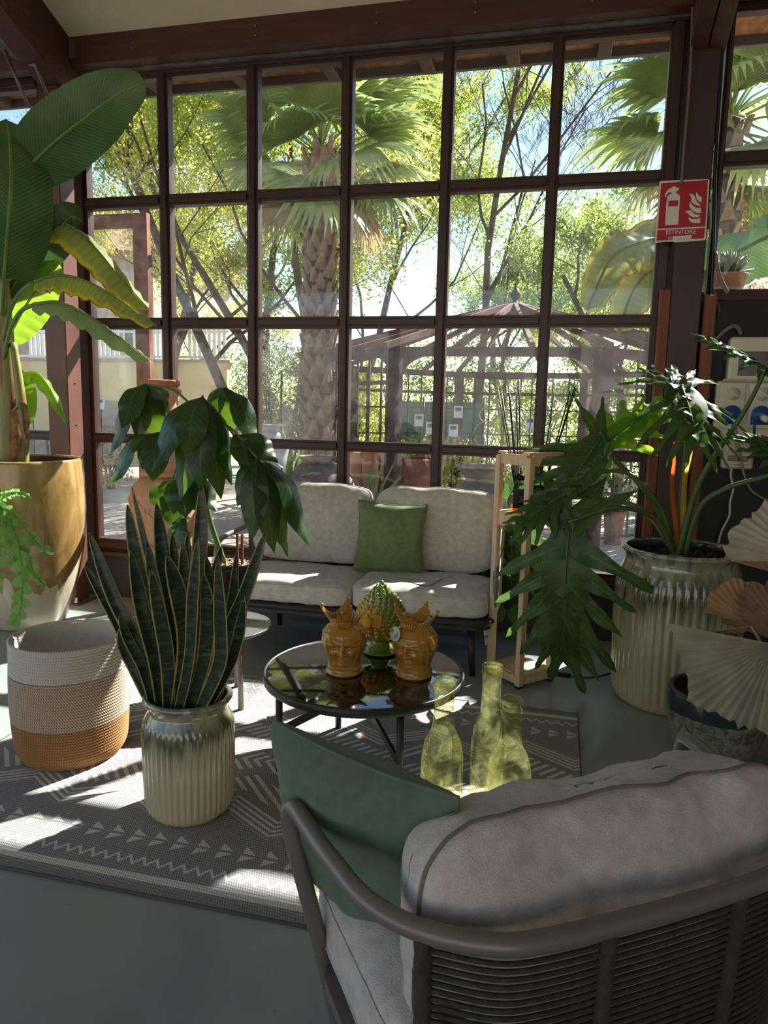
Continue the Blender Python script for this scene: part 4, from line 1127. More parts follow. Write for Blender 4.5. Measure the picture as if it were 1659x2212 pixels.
# ---- dried palm fans at the right edge
def fan_leaf(label, hub, mid, spread, R, pleats, depth, mtl, nrm, seed, stem_to):
    hub = Vector(hub); nrm = Vector(nrm).normalized()
    mid = (Vector(mid) - hub); mid = (mid - nrm * mid.dot(nrm)).normalized(); side = nrm.cross(mid)
    o = thing('dried_palm_fan', label, 'dried leaf', hub, group='dried palm fans in the floor vase')
    random.seed(seed)
    m = MB(); na = pleats * 2
    rs = [R * (1 + random.uniform(-.05, .05) + .05 * math.sin(i * .35 + seed)) for i in range(na + 1)]
    def f(u, v):
        i = round(u * na); a = (u - .5) * spread; t = .03 + .97 * v
        zig = (1 if i % 2 else -1) * depth * (.10 + .9 * t) 
        r = rs[i] * t * (1.0 if i % 2 else .975 if v > .97 else 1)
        return (mid * math.cos(a) + side * math.sin(a)) * r + nrm * (zig - .10 * R * t * t)
    m.grid(f, na, 8)
    o2 = m.build('fan_blade', mtl, o, smooth=False)
    sd = o2.modifiers.new('thick', 'SOLIDIFY'); sd.thickness = .0018
    b = Vector(stem_to) - hub
    MB().tube([Vector((0,0,0)), b * .5 + nrm * .02, b], [.005, .006, .007], 8).build('stalk', plain('dry stalk', col(160,136,98), .7), o)
    return o
ivory = plain('bleached palm leaf', col(178,170,148), .75, col(156,146,124), 8); tan = plain('tan dried palm leaf', col(160,128,88), .75, col(130,98,66), 8)
brn = plain('brown dried palm leaf', col(124,96,70), .75, col(98,74,54), 8)
VB = Vector((1.02, 2.98, 0))
vt = VB + Vector((0, 0, .30))
vz = thing('floor_vase', 'dark floor vase holding dried palm fans at the right edge', 'vase', VB)
MB().lathe([(0, 0), (.07, 0)] + cat_prof([(.085, .01), (.115, .10), (.12, .2), (.09, .28), (.06, .32), (.07, .34), (.06, .335)], 4) + [(.05, .28), (0, .28)], 36).build('body', plain('dark glazed clay', col(44,40,38), .4), vz)
fan_leaf('large bleached palm fan, lowest of the fans', D(1672, 1392, 2.92), D(1530, 1515, 2.84), 1.85, .355, 17, .011, ivory, (-.15, -.95, .25), 2, vt)
fan_leaf('brown dried palm fan in the middle, in front of the tan ones', D(1720, 1395, 2.96), D(1622, 1290, 2.93), 1.25, .265, 14, .004, brn, (-.2, -.97, .1), 3, vt)
fan_leaf('tan dried palm fan on the left below the small top one', D(1622, 1350, 3.02), D(1570, 1275, 3.02), 1.5, .185, 11, .006, tan, (-.1, -.99, .1), 4, vt)
fan_leaf('tan dried palm fan tucked under the bleached top fan', D(1668, 1235, 3.02), D(1608, 1172, 3.02), 1.15, .19, 9, .006, tan, (-.05, -.99, .1), 5, vt)
fan_leaf('bleached palm fan at the top, cut by the right edge', D(1745, 1215, 2.92), D(1650, 1110, 2.92), 1.7, .27, 14, .008, ivory, (-.1, -.98, .2), 6, vt)
fan_leaf('smallest tan dried fan poking out above the lowest fan', D(1622, 1352, 3.0), D(1560, 1385, 3.0), .7, .14, 5, .006, tan, (-.1, -.99, -.1), 7, vt)
# ================================================================== INDOOR PLANTS
CAMP = Vector((0, 0, EYE))
def blade_pts(m, spine, wf, nrm, fold=.15, nu=6, nt=16, wave=0.0, wfreq=9.0, seed=0.0, curl=0.0, asym=1.0):
    P = smooth_path(spine, max(2, nt // max(1, len(spine) - 1)))
    L = len(P); tl = []
    for k in range(L):
        t = (P[min(k+1, L-1)] - P[max(k-1, 0)]).normalized(); tl.append(t)
    vs, uvs, fs = [], [], []
    for k in range(L):
        tt = k / (L - 1); n0 = nrm(tt) if callable(nrm) else Vector(nrm)
        side = tl[k].cross(n0).normalized(); nn = side.cross(tl[k]).normalized()
        w = wf(tt)
        for i in range(nu + 1):
            u = -1 + 2 * i / nu
            ww = w * (asym if u < 0 else 1.0)
            wv = wave * abs(u) * math.sin(wfreq * tt * 2*PI + seed + (1.7 if u > 0 else 0)) if wave else 0
            vs.append(P[k] + side * (u * ww * (1 - curl * abs(u))) + nn * (-fold * abs(u) ** 1.4 * ww + wv)); uvs.append((i / nu, tt))
    for k in range(L - 1):
        for i in range(nu):
            fs.append((k*(nu+1)+i, k*(nu+1)+i+1, (k+1)*(nu+1)+i+1, (k+1)*(nu+1)+i))
    m.add(vs, fs, uvs)
    return P
def tocam(p): return (CAMP - Vector(p)).normalized()

# ---- banana plant in the ochre pot
bgreen = leafmat('banana leaf', col(48,80,40), col(68,100,52), .30, .35, vein=(260.0, col(120,150,80), .35))
byoung = leafmat('young banana leaf', col(110,150,40), col(134,170,56), .55, .35, vein=(240.0, col(150,180,80), .3))
n = N('torn banana leaf'); uv = n.sep(n.tc('UV')); a = n.math('ABSOLUTE', n.math('SUBTRACT', uv[0], .5))
st_ = n.math('SINE', n.math('MULTIPLY', uv[1], 170.0))
nz = n.noise(n.tc(), 14, 4, .6)
base = n.mix(n.math('MULTIPLY', n.math('ADD', st_, 1.0), .25), col(112,132,76), col(150,164,110))
edge = n.ramp(n.math('ADD', a, n.math('MULTIPLY', nz, .28)), [(.50, (0,0,0,1)), (.56, (1,1,1,1))])
base = n.mix(edge, base, col(196,176,40))
edge2 = n.ramp(n.math('ADD', a, n.math('MULTIPLY', nz, .28)), [(.60, (0,0,0,1)), (.63, (1,1,1,1))])
base = n.mix(edge2, base, col(120,74,34))
tr = n.n('BsdfTranslucent'); n.put(tr.inputs[0], n.mix(.5, base, col(220,220,70)))
btorn = n.end(n.mixs(.42, n.bsdf(base, .4), tr.outputs[0]))
bdry = plain('dry banana sheath', col(168,126,84), .8, col(120,84,54), 18)
BN = thing('banana_plant', 'tall banana plant with broad leaves in the ochre pot', 'plant', (OPC.x - .03, OPC.y, 1.0))
def bk_(m, name, mtl): return keep_world(m.build(name, mtl), BN)
n = N('banana stem'); nzz = n.noise(n.mapping(n.tc(), (8, 8, 1.0)), 3, 4)
bstem = n.end(n.bsdf(n.ramp(nzz, [(.3, col(120,120,56)), (.5, col(142,140,74)), (.62, col(132,92,58)), (.75, col(96,60,44))]), .5))
base_p = Vector((OPC.x - .05, OPC.y, .97))
def PB(x, y, Y=4.1): return D(x, y, Y)
bk_(MB().tube(smooth_path([base_p, D(22, 900, 4.1), D(12, 760, 4.1), D(6, 640, 4.1), D(4, 560, 4.1)], 5), [.085 - .0026 * k for k in range(21)], 14), 'pseudostem', bstem)
bk_(MB().tube(smooth_path([base_p + Vector((.10, -.03, 0)), D(48, 900, 4.07), D(40, 820, 4.07), D(28, 740, 4.08)], 5), [.04 - .0012 * k for k in range(16)], 10), 'pseudostem', bstem)
def leaf_w(W, p=.75, q=.5): return lambda t: W * max(0.0, math.sin(PI * min(1, t * .96 + .04) ** p)) ** q if t < 1 else 0.001
def banana(spine_px, W, mtl, nrm, fold, seed, pet=None, wave=.01, wfreq=9, p=.8, q=.55, nt=28, asym=1.0, curl=0.0):
    sp = [D(*s) for s in spine_px]
    m = MB(); P = blade_pts(m, sp, leaf_w(W, p, q), nrm, fold, 8, nt, wave, wfreq, seed, asym=asym, curl=curl)
    o = bk_(m, 'leaf', mtl)
    L = len(P)
    off = [(nrm(k/(L-1)) if callable(nrm) else Vector(nrm)).normalized() * .004 for k in range(L)]
    r = MB().tube([P[k] + off[k] for k in range(L)], [.012 * (1 - .85 * k / (L - 1)) for k in range(L)], 8).build('midrib', byoung if mtl is byoung else MT['petiole'], o)
    if pet:
        bk_(MB().tube(smooth_path([D(*s) for s in pet] + [sp[0]], 5), .014, 8), 'petiole', MT['petiole'])
    return o
c0 = tocam((-3.4, 4, 2.8))
banana([(60,362,4.06), (120,305,4.02), (190,250,3.98), (250,208,3.95), (315,178,3.93)], .205, bgreen, c0 + Vector((.15, 0, .25)), .10, 1, [(8,520,4.12), (30,440,4.09)], .008, 13, .62, .45)
banana([(8,600,3.98), (16,500,3.95), (24,400,3.93), (22,320,3.95), (15,258,4.0)], .25, bgreen, c0 + Vector((.1, 0, -.1)), .12, 2, [(5,680,4.02)], .008, 9, .7, .55)
banana([(12,640,4.16), (60,575,4.18), (110,520,4.2), (150,470,4.22), (178,478,4.25)], .135, leafmat('dark banana leaf', col(40,72,34), col(56,88,42), .3), c0 + Vector((.3, 0, .2)), .12, 3, None, .006)  # slightly darker green leaf behind the others
banana([(20,560,4.16), (70,500,4.2), (130,478,4.22), (200,530,4.24), (262,603,4.26), (322,668,4.28)], .115, btorn, Vector((.35, -.55, .75)), .75, 4, [(8,640,4.12)], .012, 11, .9, .35)
banana([(75,610,4.0), (120,596,3.99), (180,606,3.98), (245,640,3.97), (338,703,3.96)], .088, btorn, Vector((.25, -.45, .85)), .85, 5, [(8,735,4.06), (22,670,4.04), (48,628,4.02)], .014, 8, .8, .38)
banana([(75,658,4.0), (130,655,3.99), (190,682,3.98), (250,725,3.97), (328,780,3.96)], .075, leafmat('bent banana leaf', col(108,136,84), col(140,160,112), .4, vein=(200.0, col(160,180,130), .4)), Vector((.25, -.40, .88)), .80, 6, [(6,790,4.06), (22,715,4.04), (46,672,4.02)], .014, 7, .8, .38)
banana([(14,735,4.20), (50,670,4.22), (90,610,4.24), (126,563,4.26)], .15, byoung, c0 + Vector((-.2, .0, .2)), .15, 7, None, .008)
banana([(24,830,4.2), (70,805,4.22), (105,835,4.24), (146,918,4.26)], .055, byoung, Vector((.3, -.4, .85)), .7, 8, None, .01, 5)
banana([(24,800,4.25), (45,850,4.26), (62,920,4.27)], .10, byoung, c0, .25, 9, None, .01, 5)
banana([(32,885,4.05), (45,880,4.0), (52,930,3.98), (62,965,3.97)], .035, bdry, Vector((.2, -.8, .3)), .5, 10, None, .01, 4)
m = MB(); blade_pts(m, [D(34, 885, 4.03), D(36, 940, 4.0), D(30, 1000, 3.99)], lambda t: .035 * (1 - .4*t), c0, .4, 4, 10); bk_(m, 'dry_sheath', bdry)

# ---- fishbone cactus trailing over the ochre pot
fg = leafmat('fishbone cactus', col(104,150,70), col(128,172,88), .4, .35)
FC = thing('fishbone_cactus', 'trailing fishbone cactus with zigzag stems over the ochre pot', 'plant', D(-25, 1062, 3.68))
def fishbone(path, w, nl, mtl=fg):
    P = smooth_path([D(*p) for p in path], 8); L = len(P)
    m = MB(); nrm = tocam(P[L//2])
    m.tube(P, .004, 6)
    tot = sum((P[k+1] - P[k]).length for k in range(L - 1))
    for i in range(nl * 2):
        t = (i + .5) / (nl * 2); x = t * (L - 1); k = min(int(x), L - 2); p = P[k].lerp(P[k+1], x - k)
        tg_ = (P[k+1] - P[k]).normalized(); side = tg_.cross(nrm).normalized() * (1 if i % 2 else -1)
        ln = w * (.55 + .45 * math.sin(PI * min(1, t * .9 + .1))); hw = tot / nl * .46
        def lf(u, v):
            ww = hw * (1 - .55 * v) * math.sqrt(max(0, 1 - (max(0, v - .6) / .4) ** 2))
            return p + side * (ln * v) + tg_ * ((u - .5) * 2 * ww + .25 * ln * v) + nrm * (.004 * math.sin(v * 3 + i))
        m.grid(lf, 4, 5)
    return keep_world(m.build('zigzag_stem', mtl), FC)
fishbone([(-25,1062,3.66), (5,1095,3.62), (30,1112,3.6), (58,1148,3.58), (84,1178,3.57), (112,1192,3.57)], .040, 8)
fishbone([(-20,1070,3.66), (8,1120,3.6), (18,1170,3.58), (35,1220,3.57), (58,1258,3.57)], .042, 8)
fishbone([(-10,1070,3.64), (22,1140,3.61), (55,1195,3.59), (74,1240,3.58), (96,1268,3.58)], .034, 9)
fishbone([(-5,1090,3.62), (30,1150,3.57), (46,1215,3.56), (48,1275,3.55), (42,1325,3.55), (24,1350,3.55)], .062, 9)
fishbone([(-25,1100,3.64), (-8,1150,3.6), (-2,1210,3.58), (-6,1290,3.57)], .05, 9)
fishbone([(-25,1090,3.66), (10,1075,3.62), (35,1063,3.6), (66,1074,3.6)], .026, 9)
fishbone([(-30,1085,3.68), (-10,1072,3.64), (15,1066,3.62), (40,1058,3.62)], .02, 8)

# ---- snake plant
n = N('snake plant leaf'); uv = n.sep(n.tc('UV')); a = n.math('ABSOLUTE', n.math('SUBTRACT', uv[0], .5))
bnd = n.noise(n.mapping(n.tc(), (6, 6, 26)), 2.2, 4, .6, .8)
base = n.ramp(bnd, [(.35, col(30,46,34)), (.5, col(48,66,48)), (.68, col(84,98,72))])
base = n.mix(n.math('GREATER_THAN', n.math('ADD', a, n.math('MULTIPLY', n.noise(n.tc(), 30, 2), .05)), .455), base, col(172,162,86))
tr = n.n('BsdfTranslucent'); n.put(tr.inputs[0], base)
snm = n.end(n.mixs(.12, n.bsdf(base, .35, spec=.5), tr.outputs[0]))
SN = thing('snake_plant', 'snake plant with yellow edged upright leaves in the smaller ribbed pot', 'plant', SPC + Vector((0, 0, .36)))
leaves = [ # (base dx, dy from the pot centre), photo points of the blade up to its tip, half width
 ((-.06,-.02), [(300,1400),(245,1290),(192,1150)], .026), ((-.09,-.01), [(290,1420),(240,1320),(183,1222)], .022), ((-.08,.02), [(310,1410),(270,1330),(240,1278)], .022),
 ((-.07,-.05), [(330,1380),(300,1230),(275,1090)], .028), ((-.03,.03), [(365,1330),(350,1200),(338,1085)], .030), ((.0,.05), [(420,1330),(432,1180),(436,1046)], .030),
 ((-.05,.05), [(345,1300),(315,1180),(284,1050)], .014), ((-.02,.06), [(390,1330),(378,1240),(372,1152)], .022), ((.01,.08), [(400,1330),(405,1250),(405,1152)], .022),
 ((.04,-.02), [(480,1400),(535,1270),(574,1150)], .028), ((.05,.0), [(470,1420),(498,1320),(512,1190)], .020), ((.03,.05), [(455,1370),(462,1260),(478,1180)], .022),
 ((.06,-.04), [(490,1450),(515,1380),(528,1290)], .022), ((-.10,-.04), [(290,1440),(268,1390),(266,1345)], .026), ((-.02,-.07), [(400,1400),(385,1290),(360,1200)], .033),
 ((.02,-.07), [(440,1430),(448,1320),(440,1240)], .026), ((.05,-.07), [(470,1450),(478,1370),(470,1200)], .028), ((-.06,-.07), [(335,1430),(305,1310),(282,1190)], .028),
 ((-.03,-.09), [(362,1440),(345,1330),(325,1230)], .026), ((.00,-.09), [(410,1420),(418,1290),(428,1160)], .024), ((.07,.02), [(490,1440),(502,1370),(498,1280)], .020),
 ((.02,.02), [(440,1400),(455,1300),(446,1200)], .026), ((-.04,.0), [(360,1400),(340,1290),(318,1170)], .028), ((.01,-.02), [(410,1380),(400,1270),(395,1170)], .024),
 ((-.09,-.07), [(310,1450),(275,1380),(258,1330)], .018), ((.08,-.02), [(480,1480),(495,1440),(500,1390)], .014),
]
for i, (b, pts, w) in enumerate(leaves):
    bp = SPC + Vector((b[0], b[1], .355)); yb = bp.y
    sp = [bp] + [D(x, y, yb + (b[1] + .0) * .35 * (k + 1)) for k, (x, y) in enumerate(pts)]
    m = MB()
    blade_pts(m, sp, lambda t: w * .86 * (.62 + .5 * math.sin(PI * min(1, t * .8 + .1))) * (1 if t < .72 else max(.04, math.sqrt(max(0, 1 - ((t - .72) / .28) ** 1.7)))), tocam(sp[1]) + Vector((math.sin(i * 1.9) * .5, 0, 0)), -.28, 6, 22, .002, 2, i)
    o = keep_world(m.build('leaf', snm), SN)
    sd = o.modifiers.new('thick', 'SOLIDIFY'); sd.thickness = .003
keep_world(MB().lathe([(.131, 0), (0, .004)], 32, SPC + Vector((0, 0, .352))).build('soil', MT['soil']), spot)

# ---- umbrella plant (drooping compound leaves) on the side table
ug = leafmat('umbrella plant leaf', col(28,50,28), col(44,72,36), .14, .3, vein=(75.0, col(70,98,56), .6), tcol=col(150,196,50), spec=.45)
UMC = STC + Vector((.03, -.01, ZT + .004))
up_ = thing('nursery_pot', 'black nursery pot with gravel on the small side table', 'plant pot', UMC)
MB().lathe([(0, 0), (.10, 0)] + cat_prof([(.102, .002), (.118, .16), (.130, .30), (.136, .305), (.136, .325), (.128, .325)], 3) + [(.122, .30), (0, .30)], 40).build('body', MT['black'], up_)
random.seed(8); m = MB()
for k in range(170):
    a = random.uniform(0, 2*PI); r = .115 * math.sqrt(random.random()); s = random.uniform(.006, .013)
    m.hull([Vector((r*math.cos(a), r*math.sin(a), .308 + random.uniform(0, .012))) + Vector((random.gauss(0,1), random.gauss(0,1), random.gauss(0,1))).normalized() * s for _ in range(8)])
o = m.build('gravel', plain('tan gravel', col(186,160,126), .8, col(140,116,90), 40), up_); o['kind'] = 'stuff'
UM = thing('umbrella_plant', 'umbrella plant with large drooping dark leaves above the snake plant', 'plant', UMC + Vector((0, 0, .31)))
def stem(pts, r0, r1, name='stem'):
    P = smooth_path(pts, 5); L = len(P)
    return keep_world(MB().tube(P, [r0 + (r1 - r0) * k / (L - 1) for k in range(L)], 8).build(name, MT['petiole']), UM)
top = D(440, 905, 3.2)
stem([UMC + Vector((0, 0, .31)), D(448, 1100, 3.21), D(440, 980, 3.2), top], .014, .010, 'trunk')
for x in (.02, .045): keep_world(MB().box((UMC.x + x + .05, UMC.y - .02, UMC.z + .30), (UMC.x + x + .062, UMC.y - .012, UMC.z + .47)).build('wood_stake', MT['batten'], smooth=False), UM)
def compound(c, tips, src=None, W=.064):
    c3 = D(*c)
    stem([src if src is not None else top, (top + c3) / 2 + Vector((0, 0, .05)), c3], .006, .005, 'petiole')
    for i, (tx, ty, dY) in enumerate(tips):
        e = D(tx, ty, c[2] + dY)
        d = e - c3; out = Vector((d.x, d.y, 0))
        mid = c3 + d * .42 + Vector((0, 0, .25 * d.length * .5)) + out * .12
        m = MB()
        q = .35 + .2 * random.random()
        nrm = (Vector((0, 0, 1)) + out.normalized() * 1.0 + tocam(c3) * .9).normalized() if dY <= 0.05 else (Vector((0, 0, .8)) + out.normalized())
        blade_pts(m, [c3, mid, c3 + d * .75 + Vector((0, 0, .05 * d.length)), e], lambda t: W * (.10 if t < .05 else max(.015, math.sin(PI * min(1, t * .97 + .02) ** .9)) ** 1.05), nrm, .16, 6, 18, .003, 4, i * 2.1 + c[0])
        keep_world(m.build('leaflet', ug), UM)
random.seed(3)
compound((318,830,3.16), [(236,985,-.08), (262,925,-.16), (295,955,-.05), (338,945,.12), (375,905,.10), (350,880,.2)])
compound((437,858,3.10), [(327,1020,-.14), (388,1082,-.10), (432,1060,-.12), (478,1078,-.04), (502,1050,.05), (400,985,-.2)], W=.074)
compound((485,838,3.28), [(432,885,.05), (503,935,.06), (540,945,.03), (556,965,-.02), (470,920,.12)])
compound((345,935,3.10), [(229,1052,-.10), (308,1015,-.10), (330,1040,-.14), (270,985,.1)])
compound((556,990,3.06), [(512,1095,-.06), (545,1165,-.10), (592,1195,-.06), (622,1202,.02), (672,1182,.05), (630,1140,.1)])
compound((505,940,3.14), [(600,1000,-.04), (612,1010,.06), (560,1040,-.1), (540,1010,-.12), (580,1030,.12)])
compound((395,1030,3.18), [(375,1110,-.1), (400,1118,-.12), (440,1112,-.08), (470,1105,.0), (352,1085,.12)])
compound((372,1035,3.32), [(350,1120,.02), (372,1140,.05), (398,1120,.04), (335,1095,.1)], W=.07)
compound((400,1120,3.1), [(372,1190,-.05), (350,1175,.02), (392,1200,.0)])

# ---- split leaf philodendron in the large ribbed pot
pg = leafmat('philodendron leaf', col(52,84,40), col(74,108,50), .40, .3, vein=(46.0, col(96,126,70), .3))
pdark = plain('philodendron stalk', col(86,104,56), .4, col(66,86,46), 6)
PH = thing('philodendron', 'split leaf philodendron with arching stalks in the large ribbed pot', 'plant', BPC + Vector((0, 0, .73)))
crown = BPC + Vector((-.02, -.05, .78))
def philo(base, tip, nrm, W, nl=6, droop=.5, seed=0, sag=.04, back=2, mtl=pg, asym=1.0):
    base, tip = Vector(base), Vector(tip); nrm = Vector(nrm).normalized()
    ax = tip - base; Lm = ax.length; ax.normalize()
    side = ax.cross(nrm).normalized(); nn = side.cross(ax).normalized()
    random.seed(seed)
    def mp(a, b, wv=0.0):
        return base + ax * (a * Lm) + side * b - nn * (droop * b * b / W + sag * 4 * (a - .35) ** 2 * Lm) + nn * wv
    m = MB()
    m.grid(lambda u, v: mp(v * .93, (u - .5) * 2 * W * .27 * math.sin(PI * min(1, v * .8 + .16)) ** .8), 4, 14)
    for sd in (-1, 1):
        for i in range(nl + back):
            t = (i - back + 1.0) / nl
            a0 = max(.01, t * .88)
            Lb = W * (1.0 - .35 * max(0, t) ** 2 - (.28 * (back - i) / back if i < back else 0)) * random.uniform(.88, 1.08) * (1.0 if sd > 0 else asym)
            ang = 1.32 - 1.0 * t if i >= back else 1.7 + .45 * (back - i)
            w0 = .68 * Lm * .88 / nl
            ph = random.uniform(0, 6)
            da, db = math.cos(ang), math.sin(ang)
            bend = random.uniform(-.1, .25)
            def lobe(u, v):
                w = w0 * (1 - v) ** .62 * (1 + .40 * math.sin(11 * v + ph) * v) * (1.15 - .35 * math.sin(PI * v * .9))
                s = v * Lb; q = (u - .5) * 2 * w
                aa = a0 * Lm + s * da + bend * s * v * .4 - q * db
                bb = s * db + q * da
                return mp(aa / Lm, sd * bb, .010 * math.sin(7 * v + ph) * v + .012 * (abs(2*u - 1)) ** 2 * math.sin(11 * v + ph))
            if sd > 0: m.grid(lobe, 4, 11)
            else: m.grid(lambda u, v: lobe(1 - u, v), 4, 11)
    def tipl(u, v):
        w = .10 * Lm * (1 - v) ** .7 * (1 + .3 * math.sin(8 * v))
        return mp(.86 + v * .17, (u - .5) * 2 * w)
    m.grid(tipl, 4, 6)
    o = keep_world(m.build('leaf', mtl), PH)
    MB().tube([mp(k / 12, 0) + nn * .003 for k in range(12)], [.007 * (1 - k / 14) for k in range(12)], 6).build('midrib', pdark, o)
    return o
def stalk(pts, r0=.017, r1=.009):
    P = smooth_path([crown + Vector((random.uniform(-.02, .02), random.uniform(-.02, .02), -.05))] + [Vector(p) for p in pts], 6); L = len(P)
    keep_world(MB().tube(P, [r0 + (r1 - r0) * k / (L - 1) for k in range(L)], 10).build('stalk', pdark), PH)
random.seed(1)
stalk([D(1432,1110,3.9), D(1400,1062,3.86), D(1350,1020,3.83), D(1290,1022,3.8), D(1238,1052,3.79)])
stalk([D(1425,1110,3.93), D(1385,1050,3.92), D(1330,995,3.9), D(1298,968,3.88)])
stalk([D(1428,1135,3.88), D(1385,1105,3.8), D(1320,1098,3.74), D(1228,1128,3.7)])
stalk([D(1472,1080,3.9), D(1482,960,3.88), D(1472,830,3.86)])
stalk([D(1500,1070,3.86), D(1550,975,3.8), D(1610,885,3.75), D(1656,795,3.72)])
stalk([D(1510,1100,3.86), D(1570,1055,3.8), D(1659,1028,3.74), D(1740,1000,3.7)])
stalk([D(1400,1110,4.1), D(1320,1080,4.28), D(1230,1075,4.35), D(1118,1092,4.36)])
tc_ = tocam(crown)
philo(D(1297,945,3.86), D(1205,1085,3.74), tc_ + Vector((-.1, 0, .25)), .40, 6, .22, 1, asym=.28)
philo(D(1300,966,3.90), D(1412,880,4.05), tc_ + Vector((.1, .0, .45)), .25, 4, .3, 2, mtl=leafmat('young philodendron leaf', col(120,166,48), col(140,180,60), .6, .35))
philo(D(1238,1055,3.79), D(1122,1130,3.68), tc_ + Vector((-.2, 0, .5)), .22, 5, .5, 3)
philo(D(1228,1132,3.70), D(1212,1418,3.62), tc_ + Vector((-.05, 0, .25)), .46, 6, .30, 4, sag=.08)
philo(D(1118,1092,4.36), D(1088,1310,4.30), tc_ + Vector((-.3, 0, .3)), .30, 5, .45, 5)
philo(D(1472,832,3.86), D(1505,930,3.62), Vector((0.05, -.35, 1)), .36, 5, .45, 6, back=3)
philo(D(1656,797,3.72), D(1560,735,3.60), Vector((.1, -.4, .95)), .26, 5, .35, 7)
philo(D(1740,1000,3.7), D(1640,960,3.6), Vector((.1, -.6, .8)), .22, 5, .35, 8)
# yellowing sheaths and the stem scar
m = MB(); blade_pts(m, [crown + Vector((.02, -.02, 0)), D(1478,1050,3.86), D(1492,980,3.85), D(1506,910,3.84)], lambda t: .018 * (1 - t * .85), tc_, .5, 4, 16); keep_world(m.build('sheath', leafmat('yellow sheath', col(196,170,70), col(170,130,50), .5)), PH)
m = MB(); blade_pts(m, [crown + Vector((0, -.02, 0)), D(1452,1060,3.85), D(1456,1000,3.84), D(1457,955,3.83)], lambda t: .014 * (1 - t * .7), tc_, .5, 4, 14, .004, 4); keep_world(m.build('sheath', leafmat('amber sheath', col(190,110,40), col(140,76,30), .5)), PH)
keep_world(MB().lathe([(0, 0), (.05, .0), (.055, .03), (.04, .06), (.02, .07), (0, .07)], 16, crown + Vector((-.02, -.03, -.06))).build('crown_base', plain('pale stem base', col(150,132,96), .7, col(90,74,54), 20)), PH)
# ================================================================== THE GARDEN OUTSIDE
n = N('gravel paving'); v = n.tc()
g1 = n.noise(v, 60, 3, .7); g2 = n.noise(v, .5, 4, .6)
xyz = n.sep(v)
ln = n.math('LESS_THAN', n.math('FRACT', n.math('MULTIPLY', n.math('ADD', xyz[1], n.math('MULTIPLY', xyz[0], .12)), .8)), .03)
base = n.mix(g2, n.ramp(g1, [(.35, col(164,152,136)), (.65, col(206,196,180))]), col(176,164,148))
base = n.mix(n.math('MULTIPLY', ln, .45), base, col(120,110,98))
struct(MB().box((-45, -60, -.2), (45, 75, -.002)).build('ground', n.end(n.bsdf(base, .85, spec=.2, normal=n.bump(g1, .4, .01))), smooth=False))

def fastmesh(name, V, F, mtl, parent=None):
    me = bpy.data.meshes.new(name)
    V = np.asarray(V, dtype=np.float32); F = np.asarray(F, dtype=np.int32); k = F.shape[1]
    me.vertices.add(len(V)); me.vertices.foreach_set('co', V.ravel())
    me.loops.add(F.size); me.loops.foreach_set('vertex_index', F.ravel())
    me.polygons.add(len(F)); me.polygons.foreach_set('loop_start', np.arange(0, F.size, k, dtype=np.int32))
    me.update(calc_edges=True); me.materials.append(mtl)
    o = bpy.data.objects.new(name, me); C.objects.link(o); o.parent = parent
    return o
def leaf_cloud(name, P, size, mtl, parent, rng, aspect=.55, up=0.0):
    # many small folded leaves, real geometry in one part
    N_ = len(P); P = np.asarray(P, dtype=np.float32)
    a = rng.normal(size=(N_, 3)); a[:, 2] -= up; a /= np.linalg.norm(a, axis=1, keepdims=True)
    b = rng.normal(size=(N_, 3)); b -= a * (a * b).sum(1, keepdims=True); b /= np.linalg.norm(b, axis=1, keepdims=True)
    nn = np.cross(a, b); s = size * rng.uniform(.6, 1.25, size=(N_, 1))
    v0 = P - a * s * .5; v2 = P + a * s * .5; v1 = P + b * s * aspect * .5 + nn * s * .10; v3 = P - b * s * aspect * .5 + nn * s * .10
    V = np.stack([v0, v1, v2, v3], 1).reshape(-1, 3); F = np.arange(N_ * 4).reshape(-1, 4)
    o = fastmesh(name, V, F, mtl, parent); o['kind'] = 'stuff'
    return o
spring = leafmat('spring leaf', col(122,146,60), col(160,174,84), .55, .5, scale=1.5)
spring2 = leafmat('yellow spring leaf', col(146,158,66), col(182,184,98), .55, .5, scale=1.5)
grn = leafmat('hedge leaf', col(76,110,40), col(112,142,54), .5, .45, scale=2)
pale = leafmat('pale willow leaf', col(120,144,72), col(150,168,96), .5, .5, scale=2)
olive = leafmat('olive leaf', col(120,134,104), col(164,172,146), .35, .4, scale=3)
pinkl = leafmat('bronze spring leaf', col(172,146,92), col(190,170,112), .5, .5, scale=2)
